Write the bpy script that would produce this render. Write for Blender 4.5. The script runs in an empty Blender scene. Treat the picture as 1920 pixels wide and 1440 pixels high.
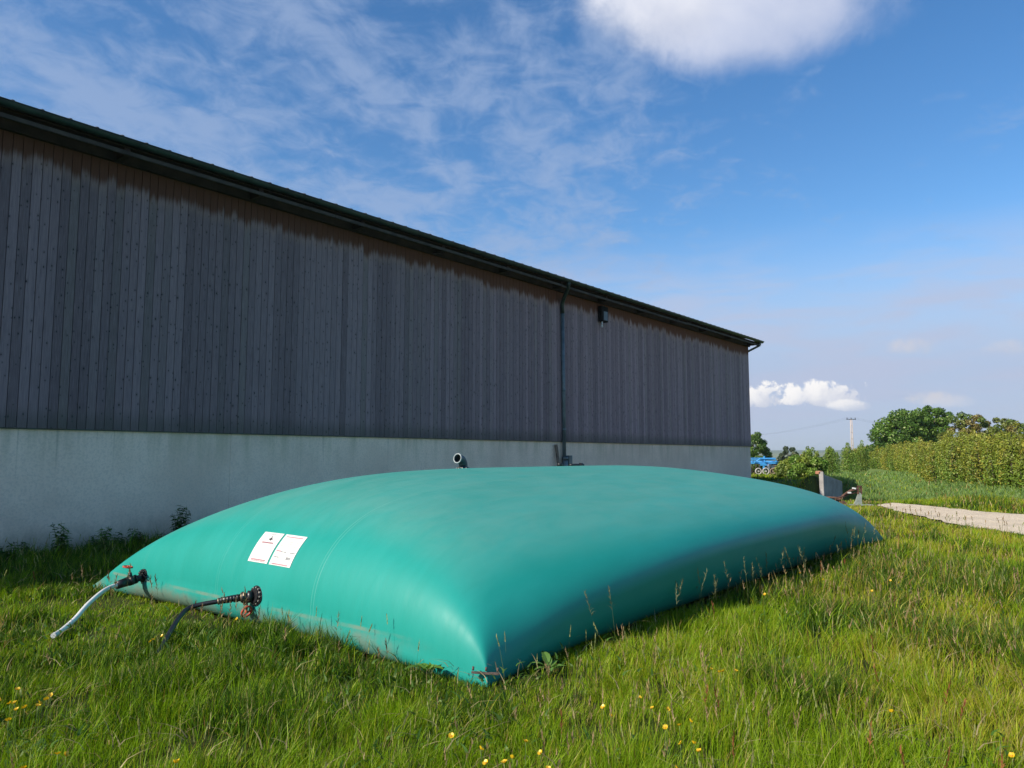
import bpy, bmesh, math, random
import numpy as np
from mathutils import Vector, Matrix
random.seed(7); rng = np.random.default_rng(7)
C = bpy.context.scene.collection
R = math.radians
# ------------------------------------------------------------------ camera
CAM = Vector((0, 0, 1.6)); HEAD = R(39.0276); PITCH = R(5.4674)
cam_d = bpy.data.cameras.new('camera'); cam = bpy.data.objects.new('camera', cam_d); C.objects.link(cam)
cam.location = CAM; cam.rotation_euler = (R(90) + PITCH, 0, HEAD - R(90))
cam_d.sensor_width = 36; cam_d.lens = 36 * 1400 / 1920; cam_d.clip_start = .05; cam_d.clip_end = 20000
bpy.context.scene.camera = cam
S = bpy.context.scene
S.view_settings.view_transform = 'Standard'; S.view_settings.look = 'None'
S.view_settings.exposure = 0.3; S.view_settings.gamma = 1
S.cycles.max_bounces = 6; S.cycles.diffuse_bounces = 3; S.cycles.transmission_bounces = 3
S.cycles.transparent_max_bounces = 4; S.cycles.volume_bounces = 1
S.cycles.use_denoising = True
# ------------------------------------------------------------------ sun
EL, AL = R(34), R(17)
sdir = Vector((-math.cos(EL) * math.cos(AL), math.cos(EL) * math.sin(AL), math.sin(EL)))
sl = bpy.data.lights.new('sun', 'SUN'); sl.energy = 5.0; sl.angle = R(.53); sl.color = (1, .92, .78)
so = bpy.data.objects.new('sun', sl); C.objects.link(so); so.rotation_euler = sdir.to_track_quat('Z', 'Y').to_euler()

# ------------------------------------------------------------------ node helper
class NT:
    def __init__(s, t): s.t = t; s.n = t.nodes; s.n.clear()
    def new(s, ty, **k):
        n = s.n.new(ty)
        for a, v in k.items(): setattr(n, a, v)
        return n
    def put(s, sock, v):
        if v is None: return
        if hasattr(v, 'is_output') or isinstance(v, bpy.types.NodeSocket): s.t.links.new(v, sock)
        else:
            if isinstance(v, (tuple, list)) and sock.type == 'RGBA' and len(v) == 3: v = (*v, 1)
            sock.default_value = v
    def m(s, op, a, b=None, c=None, clamp=False):
        n = s.new('ShaderNodeMath', operation=op, use_clamp=clamp)
        s.put(n.inputs[0], a)
        if b is not None: s.put(n.inputs[1], b)
        if c is not None: s.put(n.inputs[2], c)
        return n.outputs[0]
    def vm(s, op, a, b=None, sc=None):
        n = s.new('ShaderNodeVectorMath', operation=op); s.put(n.inputs[0], a)
        if b is not None: s.put(n.inputs[1], b)
        if sc is not None: s.put(n.inputs[3], sc)
        return n.outputs['Value'] if op in ('DOT_PRODUCT', 'LENGTH', 'DISTANCE') else n.outputs[0]
    def noise(s, v=None, sc=5., det=4., rough=.5, dist=0., ty=None):
        n = s.new('ShaderNodeTexNoise'); s.put(n.inputs['Vector'], v) if v is not None else None
        n.inputs['Scale'].default_value = sc; n.inputs['Detail'].default_value = det
        n.inputs['Roughness'].default_value = rough; n.inputs['Distortion'].default_value = dist
        return n.outputs['Fac']
    def ramp(s, f, a, b, lo=0., hi=1., smooth=True):
        n = s.new('ShaderNodeMapRange', interpolation_type='SMOOTHSTEP' if smooth else 'LINEAR')
        s.put(n.inputs['Value'], f)
        for k, v in zip(('From Min', 'From Max', 'To Min', 'To Max'), (a, b, lo, hi)): s.put(n.inputs[k], v)
        return n.outputs['Result']
    def mix(s, f, a, b, bt='MIX'):
        n = s.new('ShaderNodeMix', data_type='RGBA', blend_type=bt)
        s.put(n.inputs['Factor'], f); s.put(n.inputs[6], a); s.put(n.inputs[7], b)
        return n.outputs[2]
    def cmap(s, f, *stops):
        n = s.new('ShaderNodeValToRGB'); e = n.color_ramp.elements
        while len(e) < len(stops): e.new(.5)
        for el, (p, c) in zip(e, stops): el.position = p; el.color = (*c, 1)
        s.put(n.inputs[0], f); return n.outputs[0]
    def comb(s, x, y, z):
        n = s.new('ShaderNodeCombineXYZ')
        for i, v in enumerate((x, y, z)): s.put(n.inputs[i], v)
        return n.outputs[0]
    def sep(s, v):
        n = s.new('ShaderNodeSeparateXYZ'); s.put(n.inputs[0], v); return n.outputs
    def scale(s, v, x, y, z): return s.vm('MULTIPLY', v, (x, y, z))
    def pos(s): return s.new('ShaderNodeNewGeometry').outputs['Position']
    def obj(s): return s.new('ShaderNodeTexCoord').outputs['Object']
    def attr(s, name='Col'): return s.new('ShaderNodeAttribute', attribute_name=name).outputs['Color']
    def bump(s, h, st=.3, d=.01):
        n = s.new('ShaderNodeBump'); s.put(n.inputs['Height'], h)
        n.inputs['Strength'].default_value = st; n.inputs['Distance'].default_value = d
        return n.outputs[0]

def mat(name, fn):
    m = bpy.data.materials.new(name); m.use_nodes = True; t = NT(m.node_tree)
    o = t.new('ShaderNodeOutputMaterial'); t.put(o.inputs['Surface'], fn(t)); return m
def pbr(t, col, rough=.6, metal=0., normal=None, spec=.5, **k):
    b = t.new('ShaderNodeBsdfPrincipled'); t.put(b.inputs['Base Color'], col); t.put(b.inputs['Roughness'], rough)
    b.inputs['Metallic'].default_value = metal; t.put(b.inputs['Specular IOR Level'], spec)
    if normal is not None: t.put(b.inputs['Normal'], normal)
    for a, v in k.items(): t.put(b.inputs[a.replace('_', ' ')], v)
    return b.outputs[0]
def simple(name, col, rough=.6, metal=0., var=.25, sc=6., spec=.5, bmp=0.):
    def f(t):
        n = t.noise(t.obj(), sc, 5, .6)
        c = t.mix(t.ramp(n, .3, .7), tuple(x * (1 - var) for x in col), tuple(min(1, x * (1 + var)) for x in col))
        return pbr(t, c, rough, metal, t.bump(t.noise(t.obj(), sc * 8, 3), bmp, .005) if bmp else None, spec)
    return mat(name, f)

# ------------------------------------------------------------------ world
w = bpy.data.worlds.new('World'); S.world = w; w.use_nodes = True
def build_world():
    t = NT(w.node_tree)
    out = t.new('ShaderNodeOutputWorld'); bg = t.new('ShaderNodeBackground'); t.put(out.inputs[0], bg.outputs[0])
    sky = t.new('ShaderNodeTexSky'); sky.sky_type = 'NISHITA'; sky.sun_disc = False
    sky.sun_elevation = EL; sky.sun_rotation = math.atan2(sdir.x, sdir.y)
    sky.altitude = 200; sky.air_density = 1.0; sky.dust_density = .6; sky.ozone_density = 2.0
    d = t.new('ShaderNodeTexCoord').outputs['Generated']
    x, y, z = t.sep(d)[0:3]
    zc = t.m('MAXIMUM', z, .0)
    # saturation of the clear sky
    hs = t.new('ShaderNodeHueSaturation'); hs.inputs['Saturation'].default_value = 1.3; hs.inputs['Hue'].default_value = .502
    t.put(hs.inputs['Color'], sky.outputs[0])
    hs.inputs['Value'].default_value = 1.11
    col = hs.outputs[0]
    # pale lilac veil towards the horizon
    Dh = tuple(Vector((math.cos(HEAD), math.sin(HEAD), 0)))
    front = t.ramp(t.vm('DOT_PRODUCT', d, Dh), .0, .75, .12, 1.)
    col = t.mix(t.m('MULTIPLY', front, t.ramp(zc, .30, .09, 0, .95)), col, (2.95, 3.55, 4.95))
    # cirrus veil, streaks on a high plane
    iz = t.m('DIVIDE', 1., t.m('ADD', zc, .12))
    px, py = t.m('MULTIPLY', x, iz), t.m('MULTIPLY', y, iz)
    ca, sa = math.cos(R(31)), math.sin(R(31))     # streak direction in plan
    a = t.m('ADD', t.m('MULTIPLY', px, ca), t.m('MULTIPLY', py, sa))
    b = t.m('SUBTRACT', t.m('MULTIPLY', py, ca), t.m('MULTIPLY', px, sa))
    P = t.comb(t.m('MULTIPLY', a, .55), b, 0.)
    n1 = t.noise(P, 4.2, 6, .58, .5)
    n2 = t.noise(t.comb(px, py, 3.), 10., 6, .6, .6)
    n3 = t.noise(t.comb(px, py, 7.), 1.3, 3, .5, .3)
    n = t.m('ADD', t.m('MULTIPLY', n1, .50), t.m('ADD', t.m('MULTIPLY', n2, .40), t.m('MULTIPLY', n3, .22)))
    def dirof(pxx, pyy):
        l = Vector(((pxx - 960) / 1400, (720 - pyy) / 1400, -1)); l.rotate(cam.rotation_euler); return l.normalized()
    D1 = dirof(620, 120)
    cov = t.ramp(t.vm('DOT_PRODUCT', d, tuple(D1)), math.cos(R(38)), math.cos(R(6)), -.12, .055)
    ci = t.ramp(t.m('ADD', n, cov), .50, .72, 0, .66)
    col = t.mix(ci, col, (2.3, 3.05, 4.6))
    # thin bands low in the sky
    el = t.m('ARCSINE', z)
    az = t.m('ARCTAN2', y, x)
    q = t.comb(t.m('MULTIPLY', az, 2.2), t.m('MULTIPLY', el, 12.), 0.)
    nb = t.noise(q, 2.6, 7, .58, .4)
    band = t.m('MULTIPLY', t.ramp(nb, .38, .64, 0, .8), t.m('MULTIPLY', t.ramp(el, R(17), R(9)), t.m('MULTIPLY', front, t.ramp(el, R(.5), R(3)))))
    col = t.mix(band, col, (3.3, 3.7, 4.95))
    # cumulus
    nbig = t.noise(d, 7., 7, .6, .2); nsm = t.noise(d, 58., 5, .62, .3)
    def blob(col, cx, cy, rx, ry, sc, amp, soft, c1, c2, op=1., flat=0., seed=0.):
        D = dirof(cx, cy); rt_ = Vector((math.sin(HEAD), -math.cos(HEAD), 0)); up_ = rt_.cross(D).normalized(); rt2 = D.cross(up_).normalized()
        f = t.m('MAXIMUM', t.vm('DOT_PRODUCT', d, tuple(D)), .05)
        u = t.m('DIVIDE', t.vm('DOT_PRODUCT', d, tuple(rt2)), f); v = t.m('DIVIDE', t.vm('DOT_PRODUCT', d, tuple(up_)), f)
        uu, vv = t.m('DIVIDE', u, rx / 1400), t.m('DIVIDE', v, ry / 1400)
        if flat: vv = t.m('MULTIPLY', vv, t.ramp(vv, -.6, .2, flat, 1.))
        r2 = t.m('ADD', t.m('MULTIPLY', uu, uu), t.m('MULTIPLY', vv, vv))
        nn = nbig if sc < 15 else nsm
        val = t.m('ADD', t.m('SUBTRACT', 1., r2), t.m('MULTIPLY', t.m('SUBTRACT', nn, .5), amp))
        val = t.m('MULTIPLY', val, t.ramp(t.vm('DOT_PRODUCT', d, tuple(D)), .5, .7))
        fac = t.ramp(val, 0., soft, 0, op)
        sh = t.ramp(t.m('ADD', t.m('SUBTRACT', t.m('MULTIPLY', vv, .55), t.m('MULTIPLY', uu, .45)), t.m('MULTIPLY', t.m('SUBTRACT', nn, .5), 1.2)), -.5, .6)
        return t.mix(fac, col, t.mix(sh, c2, c1))
    W1, W2 = (6.6, 6.6, 7.0), (3.2, 3.7, 5.1)
    col = blob(col, 1390, -40, 300, 150, 7., 1.5, .75, W1, W2, .97, 0, 3.1)
    col = blob(col, 1215, 10, 130, 80, 9., 1.6, 1.1, W1, (3.8, 4.1, 5.0), .6, 0, 9.1)
    L1, L2 = (7.0, 6.8, 6.7), (4.3, 4.5, 5.3)
    col = blob(col, 1425, 750, 52, 30, 26., 3.4, .5, L1, L2, .95, 2., 1.3)
    col = blob(col, 1535, 746, 78, 31, 24., 3.6, .5, L1, L2, .95, 2., 5.3)
    col = blob(col, 1590, 762, 40, 14, 26., 1.4, .7, L1, L2, .7, 1.5, 2.3)
    col = blob(col, 1712, 652, 48, 20, 26., 1.8, 1.3, (4.6, 4.45, 4.8), (3.6, 3.9, 4.8), .7, 1.5, 8.3)
    col = blob(col, 1765, 752, 55, 18, 26., 1.9, 1., (4.8, 4.6, 4.8), L2, .7, 1.5, 11.3)
    col = blob(col, 1890, 655, 38, 18, 26., 1.8, 1.3, (4.5, 4.4, 4.8), (3.6, 3.9, 4.8), .6, 1.5, 14.3)
    t.put(bg.inputs[0], col); bg.inputs[1].default_value = .122
build_world()

# ------------------------------------------------------------------ mesh helpers
class MB:
    """collects vertices and faces of one mesh"""
    def __init__(s): s.v = []; s.f = []; s.c = []; s.sm = []
    def add(s, vs, fs, col=None, smooth=False):
        o = len(s.v); s.v += [tuple(v) for v in vs]; s.f += [tuple(i + o for i in f) for f in fs]
        s.c += [col or (1, 1, 1)] * len(vs); s.sm += [smooth] * len(fs); return s
    def box(s, x0, x1, y0, y1, z0, z1, col=None, M=None):
        v = [(x, y, z) for x in (x0, x1) for y in (y0, y1) for z in (z0, z1)]
        if M is not None: v = [M @ Vector(p) for p in v]
        return s.add(v, [(0, 1, 3, 2), (4, 6, 7, 5), (0, 4, 5, 1), (2, 3, 7, 6), (0, 2, 6, 4), (1, 5, 7, 3)], col)
    def tube(s, pts, r, n=10, cap=True, col=None, closed=False):
        pts = [Vector(p) for p in pts]; k = len(pts); rr = r if isinstance(r, (list, tuple)) else [r] * k
        vs = []; prev = None
        for i, p in enumerate(pts):
            d = (pts[(i + 1) % k if closed else min(i + 1, k - 1)] - pts[(i - 1) % k if closed else max(i - 1, 0)])
            d = d.normalized() if d.length > 1e-9 else Vector((0, 0, 1))
            if prev is None: a = d.orthogonal().normalized()
            else: a = (prev - d * prev.dot(d)).normalized()
            prev = a; b = d.cross(a)
            vs += [p + (a * math.cos(2 * math.pi * j / n) + b * math.sin(2 * math.pi * j / n)) * rr[i] for j in range(n)]
        fs = []
        for i in range(k if closed else k - 1):
            i2 = (i + 1) % k
            fs += [(i * n + j, i * n + (j + 1) % n, i2 * n + (j + 1) % n, i2 * n + j) for j in range(n)]
        s.add(vs, fs, col, True)
        if cap and not closed:
            o = len(s.v) - len(vs)
            s.f += [tuple(o + j for j in reversed(range(n))), tuple(o + (k - 1) * n + j for j in range(n))]; s.sm += [False, False]
        return s
    def cyl(s, p0, p1, r0, r1=None, n=16, col=None): return s.tube([p0, p1], [r0, r0 if r1 is None else r1], n, True, col)
    def ring(s, c, nrm, R0, r, n=20, m=8, col=None):
        nrm = Vector(nrm).normalized(); a = nrm.orthogonal().normalized(); b = nrm.cross(a); c = Vector(c)
        return s.tube([c + (a * math.cos(2 * math.pi * i / n) + b * math.sin(2 * math.pi * i / n)) * R0 for i in range(n)], r, m, False, col, True)
    def build(s, name, material, parent=None, colour=False, bevel=0.):
        me = bpy.data.meshes.new(name); me.from_pydata(s.v, [], s.f); me.update()
        me.polygons.foreach_set('use_smooth', s.sm)
        if colour:
            a = me.color_attributes.new('Col', 'FLOAT_COLOR', 'POINT')
            a.data.foreach_set('color', np.c_[np.array(s.c, np.float32), np.ones(len(s.c), np.float32)].ravel())
        if material: me.materials.append(material)
        o = bpy.data.objects.new(name, me); C.objects.link(o)
        if parent: o.parent = parent
        if bevel:
            bm = bmesh.new(); bm.from_mesh(me); bmesh.ops.bevel(bm, geom=[e for e in bm.edges], offset=bevel, segments=1, affect='EDGES', clamp_overlap=True)
            bm.to_mesh(me); bm.free()
        return o
def tag(o, label=None, cat=None, group=None, kind=None):
    for k, v in (('label', label), ('category', cat), ('group', group), ('kind', kind)):
        if v: o[k] = v
    return o
def thing(name, label, cat, loc=(0, 0, 0), rz=0, group=None):
    o = bpy.data.objects.new(name, None); C.objects.link(o); o.location = loc; o.rotation_euler = (0, 0, rz); o.empty_display_size = .1
    return tag(o, label, cat, group)
def copy_tree(o, parent=None):
    c = o.copy(); C.objects.link(c); c.parent = parent
    for ch in list(o.children): copy_tree(ch, c)
    return c
def fast_mesh(name, V, quads, tris, material, colors=None, parent=None, smooth=False):
    me = bpy.data.meshes.new(name); nq = 0 if quads is None else len(quads); nt = 0 if tris is None else len(tris)
    me.vertices.add(len(V)); me.vertices.foreach_set('co', np.ascontiguousarray(V, np.float32).ravel())
    lp = np.concatenate([a.ravel() for a in (quads, tris) if a is not None and len(a)]).astype(np.int32)
    me.loops.add(len(lp)); me.loops.foreach_set('vertex_index', lp)
    me.polygons.add(nq + nt)
    st = np.concatenate([np.arange(nq) * 4, nq * 4 + np.arange(nt) * 3]).astype(np.int32)
    me.polygons.foreach_set('loop_start', st)
    try: me.polygons.foreach_set('loop_total', np.concatenate([np.full(nq, 4), np.full(nt, 3)]).astype(np.int32))
    except Exception: pass
    if smooth: me.polygons.foreach_set('use_smooth', np.ones(nq + nt, bool))
    if colors is not None:
        a = me.color_attributes.new('Col', 'FLOAT_COLOR', 'POINT')
        a.data.foreach_set('color', np.c_[colors, np.ones(len(colors))].astype(np.float32).ravel())
    me.update(calc_edges=True); me.materials.append(material)
    o = bpy.data.objects.new(name, me); C.objects.link(o)
    if parent: o.parent = parent
    return o
def vnoise(x, y, sc, seed=0, octv=2):
    """smooth value noise, about 0..1"""
    r = 0; amp = 1; tot = 0
    for k in range(octv):
        g = np.random.default_rng(seed + 31 * k).random((256, 256))
        X = np.asarray(x) / sc * 2 ** k + 1000.3; Y = np.asarray(y) / sc * 2 ** k + 1000.7
        i, j = np.floor(X).astype(int), np.floor(Y).astype(int); fx, fy = X - i, Y - j
        fx, fy = fx * fx * (3 - 2 * fx), fy * fy * (3 - 2 * fy); i %= 256; j %= 256; i2, j2 = (i + 1) % 256, (j + 1) % 256
        r = r + amp * (g[i, j] * (1 - fx) * (1 - fy) + g[i2, j] * fx * (1 - fy) + g[i, j2] * (1 - fx) * fy + g[i2, j2] * fx * fy)
        tot += amp; amp *= .5
    return r / tot
def sstep(a, b, x):
    t = np.clip((np.asarray(x, float) - a) / (b - a), 0, 1); return t * t * (3 - 2 * t)
def seg_side(x, y, p, q):
    return (q[0] - p[0]) * (y - p[1]) - (q[1] - p[1]) * (x - p[0])
def in_poly(x, y, poly):
    x = np.asarray(x); y = np.asarray(y); r = np.zeros(x.shape, bool); n = len(poly)
    for i in range(n):
        (x0, y0), (x1, y1) = poly[i], poly[(i + 1) % n]
        c = ((y0 > y) != (y1 > y)) & (x < (x1 - x0) * (y - y0) / ((y1 - y0) or 1e-9) + x0); r ^= c
    return r

# ------------------------------------------------------------------ terrain
BP, BQ = (32.7, 9.98), (44.5, 11.0)         # foot of the earth bank behind the wing wall
def terrain(x, y):
    x = np.asarray(x, float); y = np.asarray(y, float)
    z = .035 * (vnoise(x, y, 2.2, 5) - .5) + .03 * (vnoise(x, y, .7, 9) - .5)
    L = math.hypot(BQ[0] - BP[0], BQ[1] - BP[1]); ux, uy = (BQ[0] - BP[0]) / L, (BQ[1] - BP[1]) / L
    s = (x - BP[0]) * ux + (y - BP[1]) * uy; n = -(x - BP[0]) * uy + (y - BP[1]) * ux      # along, behind(+)
    top = np.interp(s, [-.3, -.1, .1, 2.4, 6, 10, 18, 26], [0, .2, .74, .55, .36, .20, .1, 0])
    wb = np.interp(s, [0, 2.3, 3, 11, 12.5, 15], [.12, .15, .30, .35, 2.6, 3.5]); up = sstep(-.05, wb, n)
    hi = top * up * (1 - sstep(.3, 1.1, n) * (1 - sstep(3, 5, s))) * (1 - sstep(3.5, 9, n))
    D_ = .7768 * x + .6297 * y; q = (.6297 * x - .7768 * y) / np.maximum(D_, 1)
    lo = -np.clip((D_ - 25.6) * .076, 0, 1.08) * sstep(.385, .425, q) * (1 - sstep(.505, .60, q)) * (1 - up) * (1 - sstep(46, 60, D_))
    z = z + hi + lo
    r = np.hypot(x, y); a = np.arctan2(y, x)
    hills = 30 * sstep(2500, 5000, r) + sstep(3200, 5600, r) * (32 * vnoise(a * 900, r * 0, 150, 3, 4) + 8)
    z = z - .6 * sstep(64, 95, r) * sstep(R(17.2), R(18.5), a) - 14 * sstep(120, 700, r) + 14 * sstep(1800, 3500, r) + hills * .72
    return z
def px_at(px, depth): l = (px - 960) / 1400 * depth; return (.6297 * l + .7768 * depth, -.7768 * l + .6297 * depth)
PATH = [(18.2, 1.6), (20, 3), (22.7, 4.6), (24.6, 5.5), (26.2, 6.1), (27.5, 6.0), (27.0, 5.1), (25.6, 3.8), (24.6, 2.6), (24, 1.6), (23.3, -.5), (22.2, -3), (20.5, -7), (17.2, -14), (11.5, -13), (15, -6), (16.6, -2.2), (17.4, .0)]
def mk_ground():
    rad = np.concatenate([np.arange(.0, 24, .3), np.arange(24, 46, .16), np.geomspace(46, 9000, 90)])
    ang = np.concatenate([np.arange(-25, 75, .22), np.arange(75, 335, 3.)]) * math.pi / 180
    Rr, A = np.meshgrid(rad, ang, indexing='ij'); x = Rr * np.cos(A); y = Rr * np.sin(A)
    V = np.stack([x, y, terrain(x, y)], -1).reshape(-1, 3); nr, na = Rr.shape
    i, j = np.meshgrid(np.arange(nr - 1), np.arange(na), indexing='ij'); j2 = (j + 1) % na
    Q = np.stack([i * na + j, (i + 1) * na + j, (i + 1) * na + j2, i * na + j2], -1).reshape(-1, 4)
    def f(t):
        p = t.pos(); r = t.vm('LENGTH', p)
        near = t.cmap(t.noise(p, .9, 6, .6), (.3, (.022, .028, .008)), (.55, (.040, .052, .012)), (.75, (.07, .07, .025)))
        mid = t.cmap(t.noise(p, .25, 8, .7), (.35, (.11, .17, .04)), (.6, (.18, .24, .06)))
        far = t.cmap(t.noise(t.scale(p, 1, 1, 0), .0035, 5, .6), (.4, (.05, .09, .035)), (.5, (.13, .17, .06)), (.56, (.24, .22, .10)), (.62, (.06, .10, .04)))
        c = t.mix(t.ramp(r, 22, 60), near, mid); c = t.mix(t.ramp(r, 110, 400), c, far)
        hb = t.ramp(t.sep(p)[2], 6, 22); c = t.mix(hb, c, (.05, .085, .04))
        return pbr(t, c, .95, 0, t.bump(t.noise(p, 9, 5), .6, .05), .1)
    o = fast_mesh('ground', V, Q, None, mat('ground', f), smooth=True); tag(o, kind='structure'); return o
mk_ground()
def mk_path():
    # gravel sheet following the terrain, edges ragged by a fine outline
    pts = []
    n = len(PATH)
    for i in range(n):
        a, b = Vector(PATH[i]), Vector(PATH[(i + 1) % n]); k = max(1, int((b - a).length / .25))
        for j in range(k):
            p = a.lerp(b, j / k); nn = Vector((b.y - a.y, a.x - b.x)).normalized(); pts.append(p + nn * random.uniform(-.1, .1))
    bm = bmesh.new(); vs = [bm.verts.new((p.x, p.y, 0)) for p in pts]; fc = bm.faces.new(vs)
    bmesh.ops.triangulate(bm, faces=[fc])
    for _ in range(3):
        bmesh.ops.subdivide_edges(bm, edges=[e for e in bm.edges if e.calc_length() > .7], cuts=1)
        bmesh.ops.triangulate(bm, faces=list(bm.faces))
    co = np.array([v.co[:] for v in bm.verts]); z = terrain(co[:, 0], co[:, 1])
    for v, zz in zip(bm.verts, z): v.co.z = zz + .03
    bmesh.ops.recalc_face_normals(bm, faces=list(bm.faces))
    me = bpy.data.meshes.new('gravel_path'); bm.to_mesh(me); bm.free()
    def f(t):
        p = t.pos(); n = t.noise(p, 30, 6, .7); m = t.noise(p, .8, 4)
        c = t.mix(t.ramp(n, .3, .7), (.50, .40, .28), (.86, .72, .54)); c = t.mix(t.ramp(m, .45, .75, 0, .5), c, (.36, .30, .22))
        return pbr(t, c, .95, 0, t.bump(n, .8, .03), .1)
    me.materials.append(mat('gravel', f)); o = bpy.data.objects.new('gravel_path', me); C.objects.link(o); tag(o, kind='structure')
mk_path()

# ------------------------------------------------------------------ barn
WY = 13.47; ZB = 2.07; ZT = 6.90; X0, X1 = -14.0, 34.40; GY = 12.85; ZG = 7.0; BACK = 31.5; RY = (GY + BACK) / 2 + .3
def m_wood(t):
    p = t.pos(); col = t.attr(); g = t.sep(col)
    s = t.comb(t.m('MULTIPLY', t.m('ADD', t.sep(p)[0], t.m('MULTIPLY', t.sep(p)[1], .9)), 1.), 0., t.m('ADD', t.sep(p)[2], t.m('MULTIPLY', g[0], 40.)))
    grain = t.noise(t.scale(s, 60, 1, 1.3), 1., 5, .6, .4); fine = t.noise(t.scale(s, 170, 1, 4), 1., 3, .6)
    patch = t.noise(t.scale(s, 5.2, 1, .8), 1., 4, .6)
    base = t.mix(g[0], (.160, .119, .128), (.262, .196, .207))
    base = t.mix(t.ramp(g[1], .72, 1., 0, .5), base, (.19, .165, .145))
    c = t.mix(t.ramp(grain, .35, .7, 0, .6), base, t.mix(1., base, (.55, .55, .6), 'MULTIPLY'))
    c = t.mix(t.ramp(fine, .48, .72, 0, .5), c, (.32, .25, .262)); c = t.mix(t.ramp(fine, .48, .28, 0, .55), c, (.065, .052, .056))
    c = t.mix(t.ramp(patch, .5, .75, 0, .35), c, t.mix(1., c, (.78, .80, .84), 'MULTIPLY'))
    # knots
    wx = t.sep(s); kv = t.comb(t.m('MULTIPLY', wx[0], 7.6), t.m('MULTIPLY', wx[2], 4.6), 0.)
    v = t.new('ShaderNodeTexVoronoi', voronoi_dimensions='2D'); v.inputs['Scale'].default_value = 1.; t.put(v.inputs['Vector'], kv)
    dk = t.m('MULTIPLY', v.outputs['Distance'], t.m('ADD', 1., t.m('MULTIPLY', t.sep(v.outputs['Color'])[1], 1.4))); kn = t.m('MULTIPLY', t.ramp(t.m('ADD', dk, t.m('MULTIPLY', t.m('SUBTRACT', fine, .5), .12)), .12, .06), t.m('GREATER_THAN', t.sep(v.outputs['Color'])[0], .35))
    halo = t.m('MULTIPLY', t.ramp(dk, .34, .10), t.m('GREATER_THAN', t.sep(v.outputs['Color'])[0], .35))
    c = t.mix(t.m('MULTIPLY', halo, .3), c, (.06, .055, .055)); c = t.mix(t.m('MULTIPLY', kn, .85), c, (.018, .015, .014))
    # unweathered brown band below the eave, its edge ragged from board to board
    z = t.m('ADD', t.sep(p)[2], t.m('MULTIPLY', t.m('SUBTRACT', t.noise(t.scale(s, 14, 1, .1), 1., 4, .7), .5), .5))
    z = t.m('ADD', z, t.m('MULTIPLY', t.m('SUBTRACT', t.noise(t.scale(p, .35, .35, 0), 1., 3, .5), .5), .35))
    z = t.m('ADD', z, t.m('MULTIPLY', t.m('SUBTRACT', g[1], .5), .16))
    br = t.mix(grain, (.070, .029, .019), (.125, .056, .036)); pale = (.30, .20, .165)
    c = t.mix(t.m('MULTIPLY', t.ramp(z, 6.10, 6.34), .35), c, pale)
    c = t.mix(t.ramp(z, 6.27, 6.46), c, br)
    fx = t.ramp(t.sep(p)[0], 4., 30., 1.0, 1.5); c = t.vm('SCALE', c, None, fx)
    # greenish tint low on the boards
    c = t.mix(t.ramp(t.sep(p)[2], 2.45, 2.07, 0, .5), c, (.055, .065, .05))
    return pbr(t, c, .85, 0, t.bump(grain, .5, .004), .25)
def m_conc(t):
    p = t.pos(); n = t.noise(p, 26, 6, .65); big = t.noise(p, .7, 5, .6); X, Y, Z = t.sep(p)[0:3]
    h = t.m('ADD', X, Y)
    st = t.noise(t.comb(t.m('MULTIPLY', h, 3.), 0., t.m('MULTIPLY', Z, .25)), 1.2, 5, .65)
    c = t.mix(t.ramp(big, .3, .7), (.72, .57, .46), (.86, .70, .57))
    c = t.mix(t.ramp(n, .45, .62, 0, .4), c, (.56, .47, .40))
    top = t.m('MULTIPLY', t.ramp(Z, 1.1, 2.07), t.ramp(st, .42, .68))
    c = t.mix(t.m('MULTIPLY', top, .55), c, (.42, .38, .25))
    low = t.m('MULTIPLY', t.ramp(Z, .9, .05), t.ramp(t.noise(p, 2.5, 4), .3, .7))
    c = t.mix(t.m('MULTIPLY', low, .35), c, (.28, .27, .22))
    lines = t.m('MULTIPLY', t.ramp(t.noise(t.comb(t.m('MULTIPLY', h, 9.), 0., t.m('MULTIPLY', Z, .1)), 1.2, 2), .64, .72), t.ramp(Z, .9, 2.0))
    c = t.mix(t.m('MULTIPLY', lines, .35), c, (.28, .25, .18))
    splash = t.ramp(t.m('ADD', Z, t.m('MULTIPLY', t.noise(t.comb(t.m('MULTIPLY', h, 2.5), 0., Z), 2., 5, .7), .55)), .85, .35, 0, .6); c = t.mix(splash, c, (.24, .22, .15))
    return pbr(t, c, .95, 0, t.bump(n, .9, .012), .15)
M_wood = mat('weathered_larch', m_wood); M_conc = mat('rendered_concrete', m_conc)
M_back = simple('dark_timber', (.035, .022, .016), .9)
M_gut = simple('green_gutter', (.020, .036, .030), .45, .2, .5, 3., .5)
M_fascia = simple('weathered_fascia', (.048, .039, .032), .85, 0, .4, 3.)
M_roof = simple('brown_sheet', (.05, .035, .03), .7, .1, .3, 2.)
M_soff = simple('soffit_timber', (.028, .016, .011), .9, 0, .4, 4.)
M_pipe = simple('zinc_pipe', (.115, .15, .165), .5, .3, .25, 3.)
M_dark = simple('black_box', (.010, .010, .011), .85, spec=.2)
M_glass = simple('lamp_glass', (.03, .05, .055), .35)
M_bulb = simple('white_cap', (.6, .6, .6), .5)
barn = thing('barn', 'long barn clad in grey weathered boards above a rough concrete base', 'barn', (X0, WY, 0))
def bput(o):                                       # parent to the barn, geometry written in world coordinates
    o.parent = barn; o.matrix_parent_inverse = Matrix.Translation(-barn.location); return o
b = MB(); b.box(X0 + .2, X1 - .08, WY + .06, BACK - .6, .0, ZT - .05)
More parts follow.
